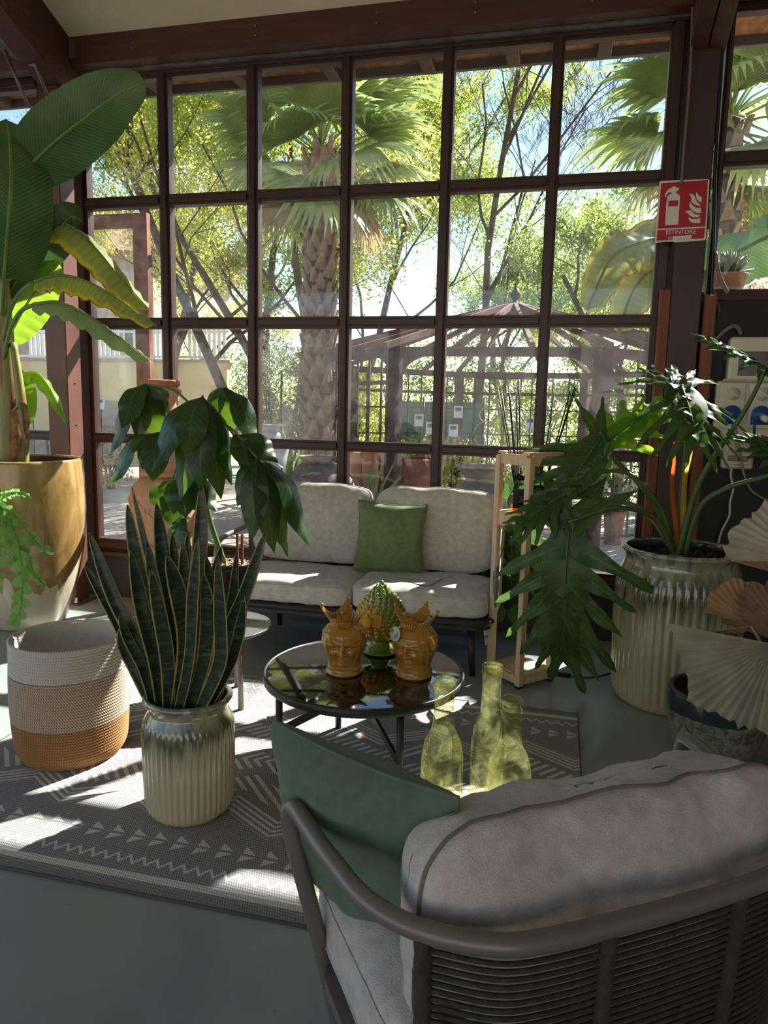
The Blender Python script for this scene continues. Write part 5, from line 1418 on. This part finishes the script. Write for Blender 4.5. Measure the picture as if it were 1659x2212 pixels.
def tree(name, label, base, H, mtl, seed, nleaf, size=.085, lean=(0,0), levels=4, spread=1.0, trunk_r=.16, first=.28, mains=6, clear=.3, droop=0.0, group='trees beyond the window', fork=1):
    rnd = random.Random(seed); rng = np.random.default_rng(seed)
    base = Vector(base); o = thing(name, label, 'tree', base, 0, group)
    bark, anchors = MB(), []
    def branch(p, d, L, r, lev):
        segs = 5 if lev < 2 else 4; pts = [p.copy()]; d = d.copy()
        for k in range(segs):
            d = (d + Vector((rnd.gauss(0, .16), rnd.gauss(0, .16), rnd.gauss(0, .10) + (.10 if lev else .02) - droop * lev * .05))).normalized()
            pts.append(pts[-1] + d * (L / segs))
        bark.tube(pts, [max(.005, r * (1 - .6 * k / segs)) for k in range(segs + 1)], 7 if lev == 0 else 5 if lev == 1 else 3, caps=False)
        if lev >= levels - 2: anchors.extend([(q, .5 * L * .3 + .05) for q in pts[1:]])
        if lev < levels - 1:
            nc = mains if lev == 0 else rnd.randint(3, 5)
            for i in range(nc):
                t = (first + (1 - first) * (i + rnd.random()) / nc) if lev == 0 else (.25 + .75 * (i + rnd.random()) / nc)
                x = t * segs; k = min(int(x), segs - 1); q = pts[k].lerp(pts[k+1], x - k)
                tg_ = (pts[k+1] - pts[k]).normalized()
                a = rnd.uniform(0, 2*PI); si = Vector((math.cos(a), math.sin(a), rnd.uniform(-.1, .35)))
                nd = (tg_ * rnd.uniform(.45, .9) + si * spread).normalized()
                branch(q, nd, L * rnd.uniform(.42, .62) * (1.15 - .35 * t if lev == 0 else 1), r * .40 * (1.1 - .4 * t), lev + 1)
    for f in range(fork):
        off = Vector((rnd.uniform(-.5, .5), rnd.uniform(-.3, .3), 0)) * (fork > 1)
        branch(base + off, Vector((lean[0] + rnd.uniform(-.1, .1) * (fork > 1), lean[1], 1)).normalized(), H * .72, trunk_r, 0)
    keep_world(bark.build('trunk_and_branches', MT['bark']), o)
    if nleaf:
        A = np.array([q[:] for q, s in anchors]); S = np.array([s for q, s in anchors])
        ix = rng.integers(0, len(A), nleaf)
        P = A[ix] + rng.normal(size=(nleaf, 3)) * np.minimum(.42, S[ix] * 1.4)[:, None] * .8
        P = P[P[:, 2] > .3]
        lf = leaf_cloud('foliage', P, size, mtl, None, rng); keep_world(lf, o)
    return o
def gnd(x, Y): p = D(x, 900, Y); return Vector((p.x, Y, 0))
tree('broadleaf_tree', 'tall spring green tree leaning left behind the left panes', gnd(545, 13), 10.5, spring, 11, 60000, .085, (-.13, 0), 5, 1.0, .12, .25, 7)
tree('broadleaf_tree', 'spring green tree with several dark trunks behind the palm trunk', gnd(590, 15), 11.0, spring2, 5, 60000, .085, (.03, 0), 5, 1.0, .11, .3, 6, fork=3)
tree('broadleaf_tree', 'spring green tree filling the panes right of the palm', gnd(745, 16.5), 10.5, spring, 23, 56000, .085, (-.02, 0), 5, .70, .11, .2, 7)
tree('bare_tree', 'leafless tree with fine twigs against the blue sky', gnd(1040, 17), 11.5, spring, 31, 0, .09, (.0, 0), 6, .75, .11, .28, 8)
tree('willow_tree', 'thin pale green tree left of the outdoor banana leaf', gnd(1345, 14), 6.0, pale, 44, 15000, .075, (-.05, 0), 5, .95, .11, .25, 6)
tree('broadleaf_tree', 'pale green tree rising behind the gazebo roof', gnd(1120, 21), 6.8, pale, 52, 30000, .085, (0, 0), 5, 1.0, .14, .25, 7)
tree('bronze_tree', 'bronze yellow budding tree behind the right hand window', gnd(1640, 13), 4.6, pinkl, 63, 11000, .08, (-.05, 0), 5, 1.0, .12, .2, 6)
tree('broadleaf_tree', 'light green tree edging the sky at the far left', gnd(330, 17), 9.0, spring2, 71, 30000, .085, (0, 0), 5, 1.0, .15, .25, 7)
tree('broadleaf_tree', 'green tree low behind the gazebo on the right', gnd(1280, 19), 6.0, spring, 83, 26000, .085, (0, 0), 5, 1.1, .13, .15, 7)

def shrub(name, label, base, rx, ry, h, mtl, nl, seed, size=.08, group='shrubs in the garden', aspect=.5):
    rng = np.random.default_rng(seed); o = thing(name, label, 'shrub', base, 0, group)
    u = rng.normal(size=(nl, 3)); u /= np.linalg.norm(u, axis=1, keepdims=True)
    r = rng.uniform(.45, 1, size=(nl, 1)) ** .5
    lump = 1 + .22 * np.sin(u[:, :1] * 5 + seed) * np.cos(u[:, 1:2] * 4 + seed * 2) + .1 * np.sin(u[:, 2:] * 9 + seed)
    P = u * r * lump * np.array([[rx, ry, h / 2]]) + np.array([[0, 0, h / 2]])
    P = P[P[:, 2] > .02]
    leaf_cloud('foliage', P, size, mtl, o, rng, aspect)
    m = MB(); rnd = random.Random(seed)
    for k in range(8):
        e = Vector((rnd.uniform(-rx, rx) * .6, rnd.uniform(-ry, ry) * .6, h * rnd.uniform(.5, .85)))
        m.tube(smooth_path([(rnd.uniform(-.08, .08), rnd.uniform(-.08, .08), 0), e * .5 + Vector((0, 0, .1)), e], 3), .015, 4, caps=False)
    m.build('stems', MT['bark'], o)
    return o
shrub('olive_bush', 'silvery olive bush left of the palm trunk', gnd(606, 9.6), .62, .55, 2.55, olive, 7000, 3, .075, aspect=.28)
hed = [(160, 19, 1.8, 2.2, grn, 'dark'), (420, 20, 1.9, 3.0, grn, 'broad'), (560, 21, 1.6, 3.6, grn, 'tall'), (700, 21, 1.8, 3.6, spring, 'bright'), (770, 14.5, .8, 2.2, spring2, 'yellow green'), (860, 20, 1.6, 3.2, grn, 'leafy'), (960, 21, 1.6, 3.6, spring, 'lush'), (1060, 20, 1.5, 3.0, grn, 'dense'), (1170, 19, 1.5, 2.6, spring, 'loose'), (1290, 17, 1.5, 2.6, grn, 'rounded'), (1400, 17, 1.5, 2.8, grn, 'glossy'), (1560, 17, 1.6, 2.6, grn, 'far right')]
place = ['at the foot of the far left wall', 'below the railing at the left', 'left of the palm behind the olive bush', 'directly behind the palm trunk', 'growing inside the left gazebo trellis', 'behind the thick gazebo post', 'above the green mesh fence', 'behind the thin gazebo posts', 'behind the middle of the gazebo', 'behind the right gazebo post', 'beside the right window jamb', 'beyond the dark wall at the right']
for k, (x, Y, r, h, mt_, adj) in enumerate(hed):
    shrub('garden_shrub', '%s green shrub %s' % (adj.replace(' green', ''), place[k]), gnd(x, Y), r, r * .6, h, mt_, 3600, 90 + k, .11)
for k, (x, Y, nm) in enumerate(((920, 12.4, 'under the price cards'), (985, 12.8, 'right of the price cards'), (1130, 12.5, 'inside the gazebo at the scrolls'), (885, 12.6, 'beside the thick gazebo post'))):
    shrub('low_shrub', 'low yellow green clipped shrub %s' % nm, gnd(x, Y), .5, .4, .95, spring2, 1500, 130 + k, .07)
shrub('flower_shrub', 'small flowering shrub in the lower left pane', gnd(235, 11), .5, .4, 1.1, pinkl, 1500, 140, .06)

# ---- fan palms
def fan_frond(R, nseg, spread, seed):
    rnd = random.Random(seed); m = MB()
    pl = R * .75
    m.tube([(0, 0, 0), (pl * .5, 0, .05 * R), (pl, 0, 0)], [.02, .016, .012], 5)
    for i in range(nseg):
        a = (i / (nseg - 1) - .5) * spread
        L = R * (.82 + .25 * math.cos(a * .9)) * rnd.uniform(.9, 1.05)
        d = Vector((math.cos(a), math.sin(a), 0)); sd = Vector((-d.y, d.x, 0)); dr = rnd.uniform(.25, .75)
        h = Vector((pl, 0, 0)); w = spread * R * .55 / nseg
        def g(u, v):
            ww = w * (.08 + 2.4 * v) if v < .5 else w * 1.28 * ((1 - v) / .5) ** 1.2 + .0015
            z = -dr * L * max(0, v - .42) ** 1.8 * 1.6 + .06 * L * v
            x = v * L * (1 - .25 * dr * max(0, v - .5))
            return h + d * x + sd * ((u - .5) * 2 * ww) + Vector((0, 0, z - (.012 if i % 2 else -.012) * (1 - v) * (abs(u - .5) * 2)))
        m.grid(g, 2, 7)
    return m
palmg = leafmat('fan palm leaf', col(116,138,78), col(146,160,104), .45, .35, scale=3)
palmd = leafmat('dry palm leaf', col(150,134,92), col(176,160,118), .3, .6, scale=3)
def fan_palm(label, base, trunk_h, r0, r1, R, nf, seed, boots=240, trunk=True):
    o = thing('fan_palm', label, 'palm tree', base, 0, 'fan palms outside')
    rnd = random.Random(seed)
    MB().tube([(0, 0, 0), (0, 0, trunk_h * .3), (.02, 0, trunk_h * .7), (0, 0, trunk_h)], [r0, r0 * .9, r1, r1 * .9], 14).build('trunk', MT['bark'], o)
    bm_ = MB()
    def bf(u, v):
        w = .085 * (1 - .75 * v)
        return ((u - .5) * 2 * w, -.02 - .075 * v - .02 * math.sin(PI * u), .21 * v - .03)
    bm_.grid(bf, 4, 3); bm_.grid(lambda u, v: Vector(bf(1 - u, v)) + Vector((0, .016, .004)), 4, 3)
    bmat = plain('palm boot', col(150,122,98), .85, col(112,90,74), 9, .4, 40)
    first = None
    for k in range(boots):
        z = (k + .5) / boots * trunk_h; a = k * 2.39996 + rnd.uniform(-.15, .15)
        r = r0 + (r1 - r0) * min(1, z / trunk_h / .7)
        if first is None: b = first = bm_.build('leaf_base', bmat, o, smooth=False)
        else: b = link_copy(first, o)
        b.location = (r * .93 * math.cos(a), r * .93 * math.sin(a), z); b.rotation_euler = (rnd.uniform(-.2, .15), rnd.uniform(-.2, .2), a + PI/2)
        s = rnd.uniform(.85, 1.2); b.scale = (s, s, s)
    protos = [fan_frond(R, 34, 2.9, seed + q) for q in range(3)]; made = {}
    for k in range(nf):
        q = k % 3; el = math.radians(80 - 128 * (k / nf) ** .9); az = k * 2.39996
        dry = el < math.radians(-34)
        key = (q, dry)
        if key not in made: f = made[key] = protos[q].build('frond', palmd if dry else palmg, o)
        else: f = link_copy(made[key], o)
        f.location = (0, 0, trunk_h + .15 - .35 * (k / nf)); f.rotation_euler = (rnd.uniform(-.5, .5), -el, az)
        s = rnd.uniform(.85, 1.1) * (.8 if dry else 1); f.scale = (s, s, s)
    return o
p0 = gnd(688, 9.4)
fan_palm('stout fan palm whose scaly trunk stands in the third column of panes', p0, D(700, 335, 9.4).z, .235, .165, .95, 27, 3)
p1 = gnd(1525, 11)
fan_palm('fan palm at the right with its crown behind the dark post', p1, D(1525, 265, 11).z, .24, .18, 1.15, 28, 17, boots=120)

# ---- iron gazebo
GC = Vector((-.72, 10.8, 0)); GR = 2.93; BZ = 2.12
gz = thing('iron_gazebo', 'rusty iron gazebo with a conical rafter roof and trellis sides', 'gazebo', GC)
vx = [Vector((GR * math.cos(-PI/2 + PI/8 + k * PI/4), GR * math.sin(-PI/2 + PI/8 + k * PI/4), 0)) for k in range(8)]
for k, p in enumerate(vx):
    m = MB().box((-.07, -.07, 0), (.07, .07, BZ + .02)) ; o = m.build('post', MT['rust'], gz, smooth=False)
    o.location = p; o.rotation_euler = (0, 0, math.atan2(p.y, p.x))
pk = Vector((0, 0, D(1118, 655, 10.8).z))
for k in range(8):
    a, b = vx[k], vx[(k+1) % 8]; up = Vector((0, 0, BZ))
    MB().bar(a + up, b + up, .08, .10).build('ring_beam', MT['rust'], gz, smooth=False)
    if k in (7, 0, 1, 6):      # arched brace under the front beams
        for s_, t_ in ((a, b), (b, a)):
            d = (t_ - s_).normalized()
            pts = [s_ + d * (.09 + .36 * (1 - math.cos(q * PI/16))) + Vector((0, 0, BZ - .04 - .26 * (1 - math.sin(q * PI/16)))) for q in range(9)]
            m = MB(); nrm = d.cross(Vector((0, 0, 1))) * .02
            poly = pts + [s_ + d * .10 + Vector((0, 0, BZ - .04))]
            L_ = len(poly)
            m.add([p + nrm for p in poly] + [p - nrm for p in poly], [tuple(range(L_)), tuple(range(2*L_-1, L_-1, -1))] + [(i, (i+1) % L_, L_ + (i+1) % L_, L_ + i) for i in range(L_)])
            m.build('arch_brace', MT['rust'], gz, smooth=False)
    for t in (0.0, .333, .667):
        s_ = a.lerp(b, t) * (1.06 if t == 0 else 1.05) + up
        MB().bar(s_ + Vector((0, 0, .05)), pk + (s_ - pk) * .05, .05, .07).build('rafter', plain('rafter rust', col(104,66,52), .75, col(78,50,42), 8) if k == 0 and t == 0 else bpy.data.materials['rafter rust'], gz, smooth=False)
    if k != 7 :      # trellis between the posts except the entrance
        nb = 8
        for i in range(1, nb):
            p = a.lerp(b, i / nb)
            MB().box((-.012, -.012, .1), (.012, .012, BZ)).build('upright', MT['rust'], gz, smooth=False).location = p
        for z in (.12, .62, 1.05, 1.5, 1.78): MB().bar(a + Vector((0, 0, z)), b + Vector((0, 0, z)), .018, .022 if z != 1.78 else .05).build('cross_rail', MT['rust'], gz, smooth=False)
fin = MB().lathe([(0, -.14), (.22, -.14), (.10, -.02), (.05, .02), (.03, .04), (.06, .08), (.075, .12), (.05, .17), (.02, .20), (.012, .26), (0, .28)], 16).build('finial', MT['rust'], gz); fin.location = pk
# scrolled iron gate panel inside the gazebo
sg_ = thing('scroll_gate', 'curled wrought iron gate panel inside the gazebo', 'gate', gnd(1085, 9.6))
for k in range(5): MB().tube([(-.36 + .18 * k, 0, 0), (-.36 + .18 * k, 0, 1.95)], .009, 5).build('upright', MT['rust'], sg_)
for z in (.05, .95, 1.9): MB().tube([(-.36, 0, z), (.36, 0, z)], .011, 5).build('cross_rail', MT['rust'], sg_)
lgt = plain('worn iron', col(186,162,140), .6)
for k, (x, z, f) in enumerate(((-.2, 1.45, 1), (.2, 1.45, -1), (-.2, 1.15, -1), (.2, 1.15, 1), (-.2, .7, 1), (.2, .7, -1), (-.2, .4, -1), (.2, .4, 1), (0, 1.65, 1))):
    MB().tube([(x + f * (.03 + .012 * t) * math.cos(t * .55), 0, z + (.03 + .012 * t) * math.sin(t * .55)) for t in range(16)], .008, 5).build('scroll', lgt, sg_)

# ---- pots and jars on the gravel
def jar(name, label, base, prof, mtl, cat='pot', group='pots on the garden paving', n_=36):
    o = thing(name, label, cat, base, 0, group)
    MB().lathe([(0, 0)] + cat_prof(prof, 4), n_).build('body', mtl, o)
    r, z = prof[-1]
    MB().tube([(r * 1.02 * math.cos(a), r * 1.02 * math.sin(a), z) for a in [2*PI*k/32 for k in range(32)]], max(.012, r * .07), 6, closed=True).build('rim', mtl, o)
    return o
stone = plain('weathered stone', col(176,166,150), .85, col(136,126,112), 7, .4, 30); silver = plain('silver grey glaze', col(206,206,204), .3, col(150,152,152), 5)
mosaic = plain('brown mosaic clay', col(148,122,106), .8, col(108,92,84), 14, .5, 26)
u1 = gnd(688, 7.4); zt_ = D(690, 988, 7.4).z
jar('mosaic_jar', 'big brown mosaic jar in front of the palm', u1, [(.22, .0), (.30, .15), (.36, .45), (.34, zt_ * .72), (.22, zt_ * .9), (.17, zt_ * .94), (.20, zt_)], mosaic)
jar('dome_jar', 'rounded patterned clay jar right of the mosaic jar', gnd(722, 7.9), [(.18, 0), (.26, .2), (.27, .5), (.20, .72), (.06, .84)], mosaic)
z2 = D(588, 918, 8.3).z
jar('silver_jar', 'glossy silver grey jar beside the olive bush', gnd(580, 8.3), [(.16, 0), (.24, .3), (.26, z2 * .72), (.2, z2 * .9), (.14, z2 * .95), (.17, z2)], silver)
z3 = D(895, 992, 8.7).z
jar('terracotta_planter', 'wide terracotta planter behind the gazebo post', gnd(905, 8.7), [(.22, 0), (.28, .1), (.31, z3 * .8), (.33, z3)], MT['terracotta_old'])
z4 = D(1065, 1010, 6.9).z
jar('stone_urn', 'broad pale stone urn with narrow flared neck', gnd(1045, 6.9), [(.25, 0), (.38, .2), (.45, z4 * .45), (.40, z4 * .68), (.20, z4 * .82), (.15, z4 * .88), (.20, z4 * .97), (.23, z4)], stone, 'urn')
z5 = D(1340, 1105, 8.6).z
jar('terracotta_pot', 'terracotta pot outside the lower right pane', gnd(1342, 8.6), [(.095, 0), (.105, z5 * .5), (.118, z5 * .85), (.125, z5 * .88), (.125, z5)], plain('dark clay', col(140,86,66), .85))
shrub('potted_plant', 'grassy plant growing in the pot outside the lower right pane', gnd(1342, 8.6) + Vector((0, 0, z5 - .02)), .30, .22, .62, grn, 900, 150, .09, aspect=.15)
for k, x in enumerate((775, 800, 828, 850)):
    z6 = D(x, 977, 8.4).z
    jar('terracotta_pot', ['terracotta pot at the left end of the row in the gazebo', 'second terracotta pot from the left in the gazebo row', 'third terracotta pot from the left in the gazebo row', 'terracotta pot next to the thick gazebo post'][k], gnd(x, 8.4), [(.07, 0), (.10, z6 * .6), (.115, z6 * .9), (.125, z6)], MT['terracotta'])
def spiky(label, base, n_, L, seed, mtl, w=.025):
    o = thing('spiky_plant', label, 'plant', base, 0, 'spiky plants on the paving'); rnd = random.Random(seed)
    for k in range(n_):
        a = k * 2.4; el = rnd.uniform(.4, 1.4); d = Vector((math.cos(a) * math.cos(el), math.sin(a) * math.cos(el), math.sin(el)))
        e = d * L * rnd.uniform(.7, 1.1)
        m = MB(); blade_pts(m, [Vector((0, 0, .02)), e * .55 + Vector((0, 0, .06)), e + Vector((0, 0, -.18 * (1 - math.sin(el))))], lambda t: w * (1 - t ** 2) + .002, Vector((0, 0, 1)) - d * .5, .3, 2, 8)
        m.build('leaf', mtl, o)
    return o
spiky('spiky green plant behind the sofa near the mosaic jar', gnd(615, 7.3) + Vector((0, 0, .30)), 26, .85, 4, grn, .045)
spiky('spiky agave in front of the gazebo row of pots', gnd(800, 7.3) + Vector((0, 0, .25)), 22, .75, 6, palmg, .03)

# ---- outdoor banana plant right of the main window
OB = gnd(1500, 6.9)
ob = thing('outdoor_banana', 'banana plant outside whose torn leaves hang by the right post', 'plant', OB)
keep_world(MB().tube([OB, OB + Vector((.05, 0, 1.2)), OB + Vector((.05, -.05, 2.4))], [.13, .11, .08], 12).build('pseudostem', bstem), ob)
def obl(pts, W, mtl, nrm, fold, seed, p=.8, q=.55, wave=.02):
    m = MB(); sp = [Vector(x_) for x_ in pts]; P = blade_pts(m, sp, leaf_w(W, p, q), nrm, fold, 8, 26, wave, 9, seed)
    l = keep_world(m.build('leaf', mtl), ob)
    MB().tube(P, .012, 6).build('midrib', MT['petiole'], l)
ot = OB + Vector((.05, -.05, 2.35))
obl([ot, D(1440, 530, 6.6), D(1380, 525, 6.4), D(1320, 560, 6.3), D(1268, 670, 6.25)], .24, btorn, (-.2, -.9, .3), .35, 1, .9, .4, .03)
obl([ot, D(1470, 560, 6.7), D(1420, 575, 6.6), D(1370, 625, 6.5), D(1335, 720, 6.45)], .22, btorn, (-.2, -.9, .3), .4, 2, .9, .4, .03)
obl([ot, D(1560, 575, 6.5), D(1620, 530, 6.3), D(1700, 500, 6.2), D(1800, 520, 6.1)], .30, bgreen, (.1, -.8, .5), .25, 3)
obl([ot, D(1550, 600, 6.7), D(1575, 560, 6.7), D(1590, 530, 6.7)], .18, byoung, (0, -1, .1), .15, 4)
obl([ot, D(1535, 640, 6.8), D(1545, 600, 6.8), D(1560, 545, 6.8)], .16, byoung, (0, -1, .1), .15, 5)
# succulent bowl on the right ledge
lw_ = D(1570, 627, 5.02)
bw_ = thing('succulent_bowl', 'terracotta bowl on the outer ledge of the right window', 'plant pot', (lw_.x, 5.02, 2.242))
MB().lathe([(0, 0), (.07, 0)] + cat_prof([(.075, .004), (.10, .05), (.118, .10), (.118, .115), (.105, .115)], 4) + [(0, .10)], 32).build('bowl', MT['terracotta'], bw_)
struct(MB().box((.80, 4.925, 2.19), (3.6, 5.14, 2.24)).build('trim_30', MT['redwood'], smooth=False))
suc = leafmat('grey green succulent', col(96,112,84), col(120,134,104), .15, .5)
sc_p = thing('succulent', 'grey green rosette succulents in the terracotta bowl', 'plant', (lw_.x, 5.02, 2.34))
rnd = random.Random(2)
for k in range(34):
    a = k * 2.4; el = rnd.uniform(.3, 1.4); d = Vector((math.cos(a) * math.cos(el), math.sin(a) * math.cos(el), math.sin(el)))
    MB().tube([d * .02, d * .09, d * .16], [.008, .017, .004], 6).build('leaf', suc, sc_p)

# ---- open glazed door standing outside at the left
dr = struct(empty('door_1', (-3.65, 5.6, 0))); dr['label'] = 'open rust red framed glass door outside the left panes'
drm = plain('rust red door frame', col(150,84,62), .6, col(128,70,52), 10)
for a, b in (((-4.10, 5.57, 0), (-3.97, 5.63, 3.03)), ((-3.51, 5.57, 0), (-3.38, 5.63, 3.03))): keep_world(MB().box(a, b, .004).build('door_stile', drm, smooth=False), dr)
for z0, z1 in ((0, .25), (2.92, 3.03)): keep_world(MB().box((-3.97, 5.572, z0), (-3.51, 5.628, z1), .004).build('door_rail', drm, smooth=False), dr)
keep_world(MB().box((-3.975, 5.597, .24), (-3.505, 5.603, 2.93)).build('pane', MT['glass'], smooth=False), dr)
keep_world(MB().box((-3.385, 5.59, 2.60), (-3.35, 5.61, 2.70), .004).build('hinge', MT['black'], smooth=False), dr)

# ---- terrace wall, railing and house at the left
ochr = plain('ochre render', col(206,186,140), .85, col(190,170,128), 1.5, .1, 8); grr = plain('grey stone facade', col(168,152,136), .85, col(140,126,114), 5, .2, 12)
tw = thing('terrace_wall', 'ochre rendered terrace wall below the white railing', 'wall', gnd(300, 17))
zt2 = D(300, 782, 17).z
xl, xr = D(-350, 800, 17).x, D(490, 800, 17).x
keep_world(MB().box((xl, 17, 0), (xr, 17.3, zt2)).build('wall_body', ochr, smooth=False), tw)
keep_world(MB().box((xl, 16.95, zt2), (xr + .1, 17.35, zt2 + .07)).build('coping', grr, smooth=False), tw)
keep_world(MB().box((xl, 16.98, 0), (xr, 17, .55)).build('plinth', grr, smooth=False), tw)
for k in range(7):
    x_ = xl + 1.5 + k * 2.3
    keep_world(MB().box((x_, 16.96, .6), (x_ + .9, 17, 1.5)).build('recess_panel', plain('grey shutter', col(120,118,116), .6), smooth=False), tw) if k % 2 else None
rl = thing('terrace_railing', 'white slatted railing on the terrace wall at the left', 'railing', gnd(300, 17.15) + Vector((0, 0, zt2)))
for z in (zt2 + .12, zt2 + .75): keep_world(MB().box((xl, 17.13, z), (xr, 17.17, z + .05)).build('rail', MT['white'], smooth=False), rl)
fs = None; k = 0; x_ = xl + .05
while x_ < xr - .1:
    if (k % 12) > 8: x_ += .12; k += 1; continue
    if fs is None: fs = o = keep_world(MB().box((0, 17.12, zt2 + .10), (.085, 17.15, zt2 + .84)).build('slat', MT['white'], smooth=False), rl)
    else: o = link_copy(fs, rl)
    o.location = Vector((x_, 0, 0)) - rl.location; x_ += .135; k += 1
hs = thing('house', 'grey stone house with tiled roof behind the terrace at the left', 'house', gnd(180, 23))
hx0, hx1 = D(-200, 600, 23).x, D(330, 600, 23).x
hz = D(290, 540, 23).z
keep_world(MB().box((hx0, 23, 0), (hx1, 29, hz)).build('walls', grr, smooth=False), hs)
ty = plain('roof tile', col(170,120,92), .8, col(140,96,76), 9, .4, 20)
m = MB(); m.add([(hx0 - .4, 22.5, hz - .1), (hx1 + .5, 22.5, hz - .1), (hx1 + .5, 29.5, hz - .1), (hx0 - .4, 29.5, hz - .1), (hx0 - .4, 26, hz + 1.5), (hx1 + .5, 26, hz + 1.5)], [(0, 1, 5, 4), (2, 3, 4, 5), (1, 2, 5), (3, 0, 4), (0, 3, 2, 1)])
keep_world(m.build('roof', ty, smooth=False), hs)
for i in range(4):
    for j in range(2):
        wx = hx0 + 1.2 + i * 2.6; wz = 3.2 + j * 2.6
        if wx + .9 > hx1 or wz + 1.3 > hz: continue
        w = keep_world(MB().box((wx, 22.94, wz), (wx + .9, 23.0, wz + 1.3)).build('window', MT['white'], smooth=False), hs)
        MB().box((wx + .08, 22.92, wz + .08), (wx + .82, 22.945, wz + 1.22)).build('window_pane', plain('dark pane', col(60,66,72), .15), w, smooth=False)
# red kerb, mesh fence, price cards
o = MB().bar(gnd(-60, 12.2) + Vector((0, 0, .82)), gnd(262, 12.2) + Vector((0, 0, .78)), .10, .10).build('red_barrier', plain('red paint', col(176,60,64), .5), smooth=False)
keep = thing('barrier_rail', 'low red barrier rail in the lower left panes', 'barrier', gnd(100, 12.2)); keep_world(o, keep)
for x in (-20, 100, 225): keep_world(MB().tube([gnd(x, 12.2), gnd(x, 12.2) + Vector((0, 0, .8))], .03, 8).build('barrier_post', MT['dark_metal']), keep)
fz0, fz1 = 0.4, D(950, 868, 15.5).z
mf = thing('mesh_fence', 'green mesh windbreak fence behind the gazebo', 'fence', gnd(950, 15.5))
keep_world(MB().box((gnd(850, 15.5).x, 15.48, .1), (gnd(1045, 15.5).x, 15.52, fz1)).build('mesh_panel', plain('green mesh', col(74,118,104), .8, col(60,100,90), 30), smooth=False), mf)
for x in (850, 915, 980, 1045): keep_world(MB().tube([gnd(x, 15.45), gnd(x, 15.45) + Vector((0, 0, fz1 + .1))], .025, 6).build('fence_post', MT['dark_metal']), mf)
cardm = plain('price card', col(214,220,232), .4)
cards = [(905, 908, 12, 'hanging leftmost over the low shrubs'), (930, 925, 11.8, 'low beside the leftmost card'), (979, 930, 11.8, 'low between the thin gazebo posts'), (990, 890, 12.2, 'highest, on the green fence'), (217, 872, 11.5, 'in the left pane beside the flowering shrub'), (1145, 915, 12, 'behind the diffuser reeds'), (70, 880, 11.5, 'in the far left bay above the red barrier'), (455, 880, 12, 'behind the umbrella plant leaves')]
for k, (x, y, Y, w_) in enumerate(cards):
    c_ = D(x, y, Y); o = thing('price_card', 'white printed price card %s' % w_, 'card', (c_.x, c_.y, c_.z), 0, 'price cards in the garden')
    MB().box((-.075, -.003, -.10), (.075, .003, .10)).build('card', cardm, o, smooth=False).rotation_euler = (-.15, 0, .1)
    MB().box((-.05, -.006, .015), (.05, -.004, .075)).build('picture_print', plain('card picture', col(90,110,90), .5) if 'card picture' not in bpy.data.materials else bpy.data.materials['card picture'], o, smooth=False).rotation_euler = (-.15, 0, .1)
    MB().tube([(0, .01, -.08), (0, .01, -c_.z)], .008, 5).build('stake', MT['dark_metal'], o)
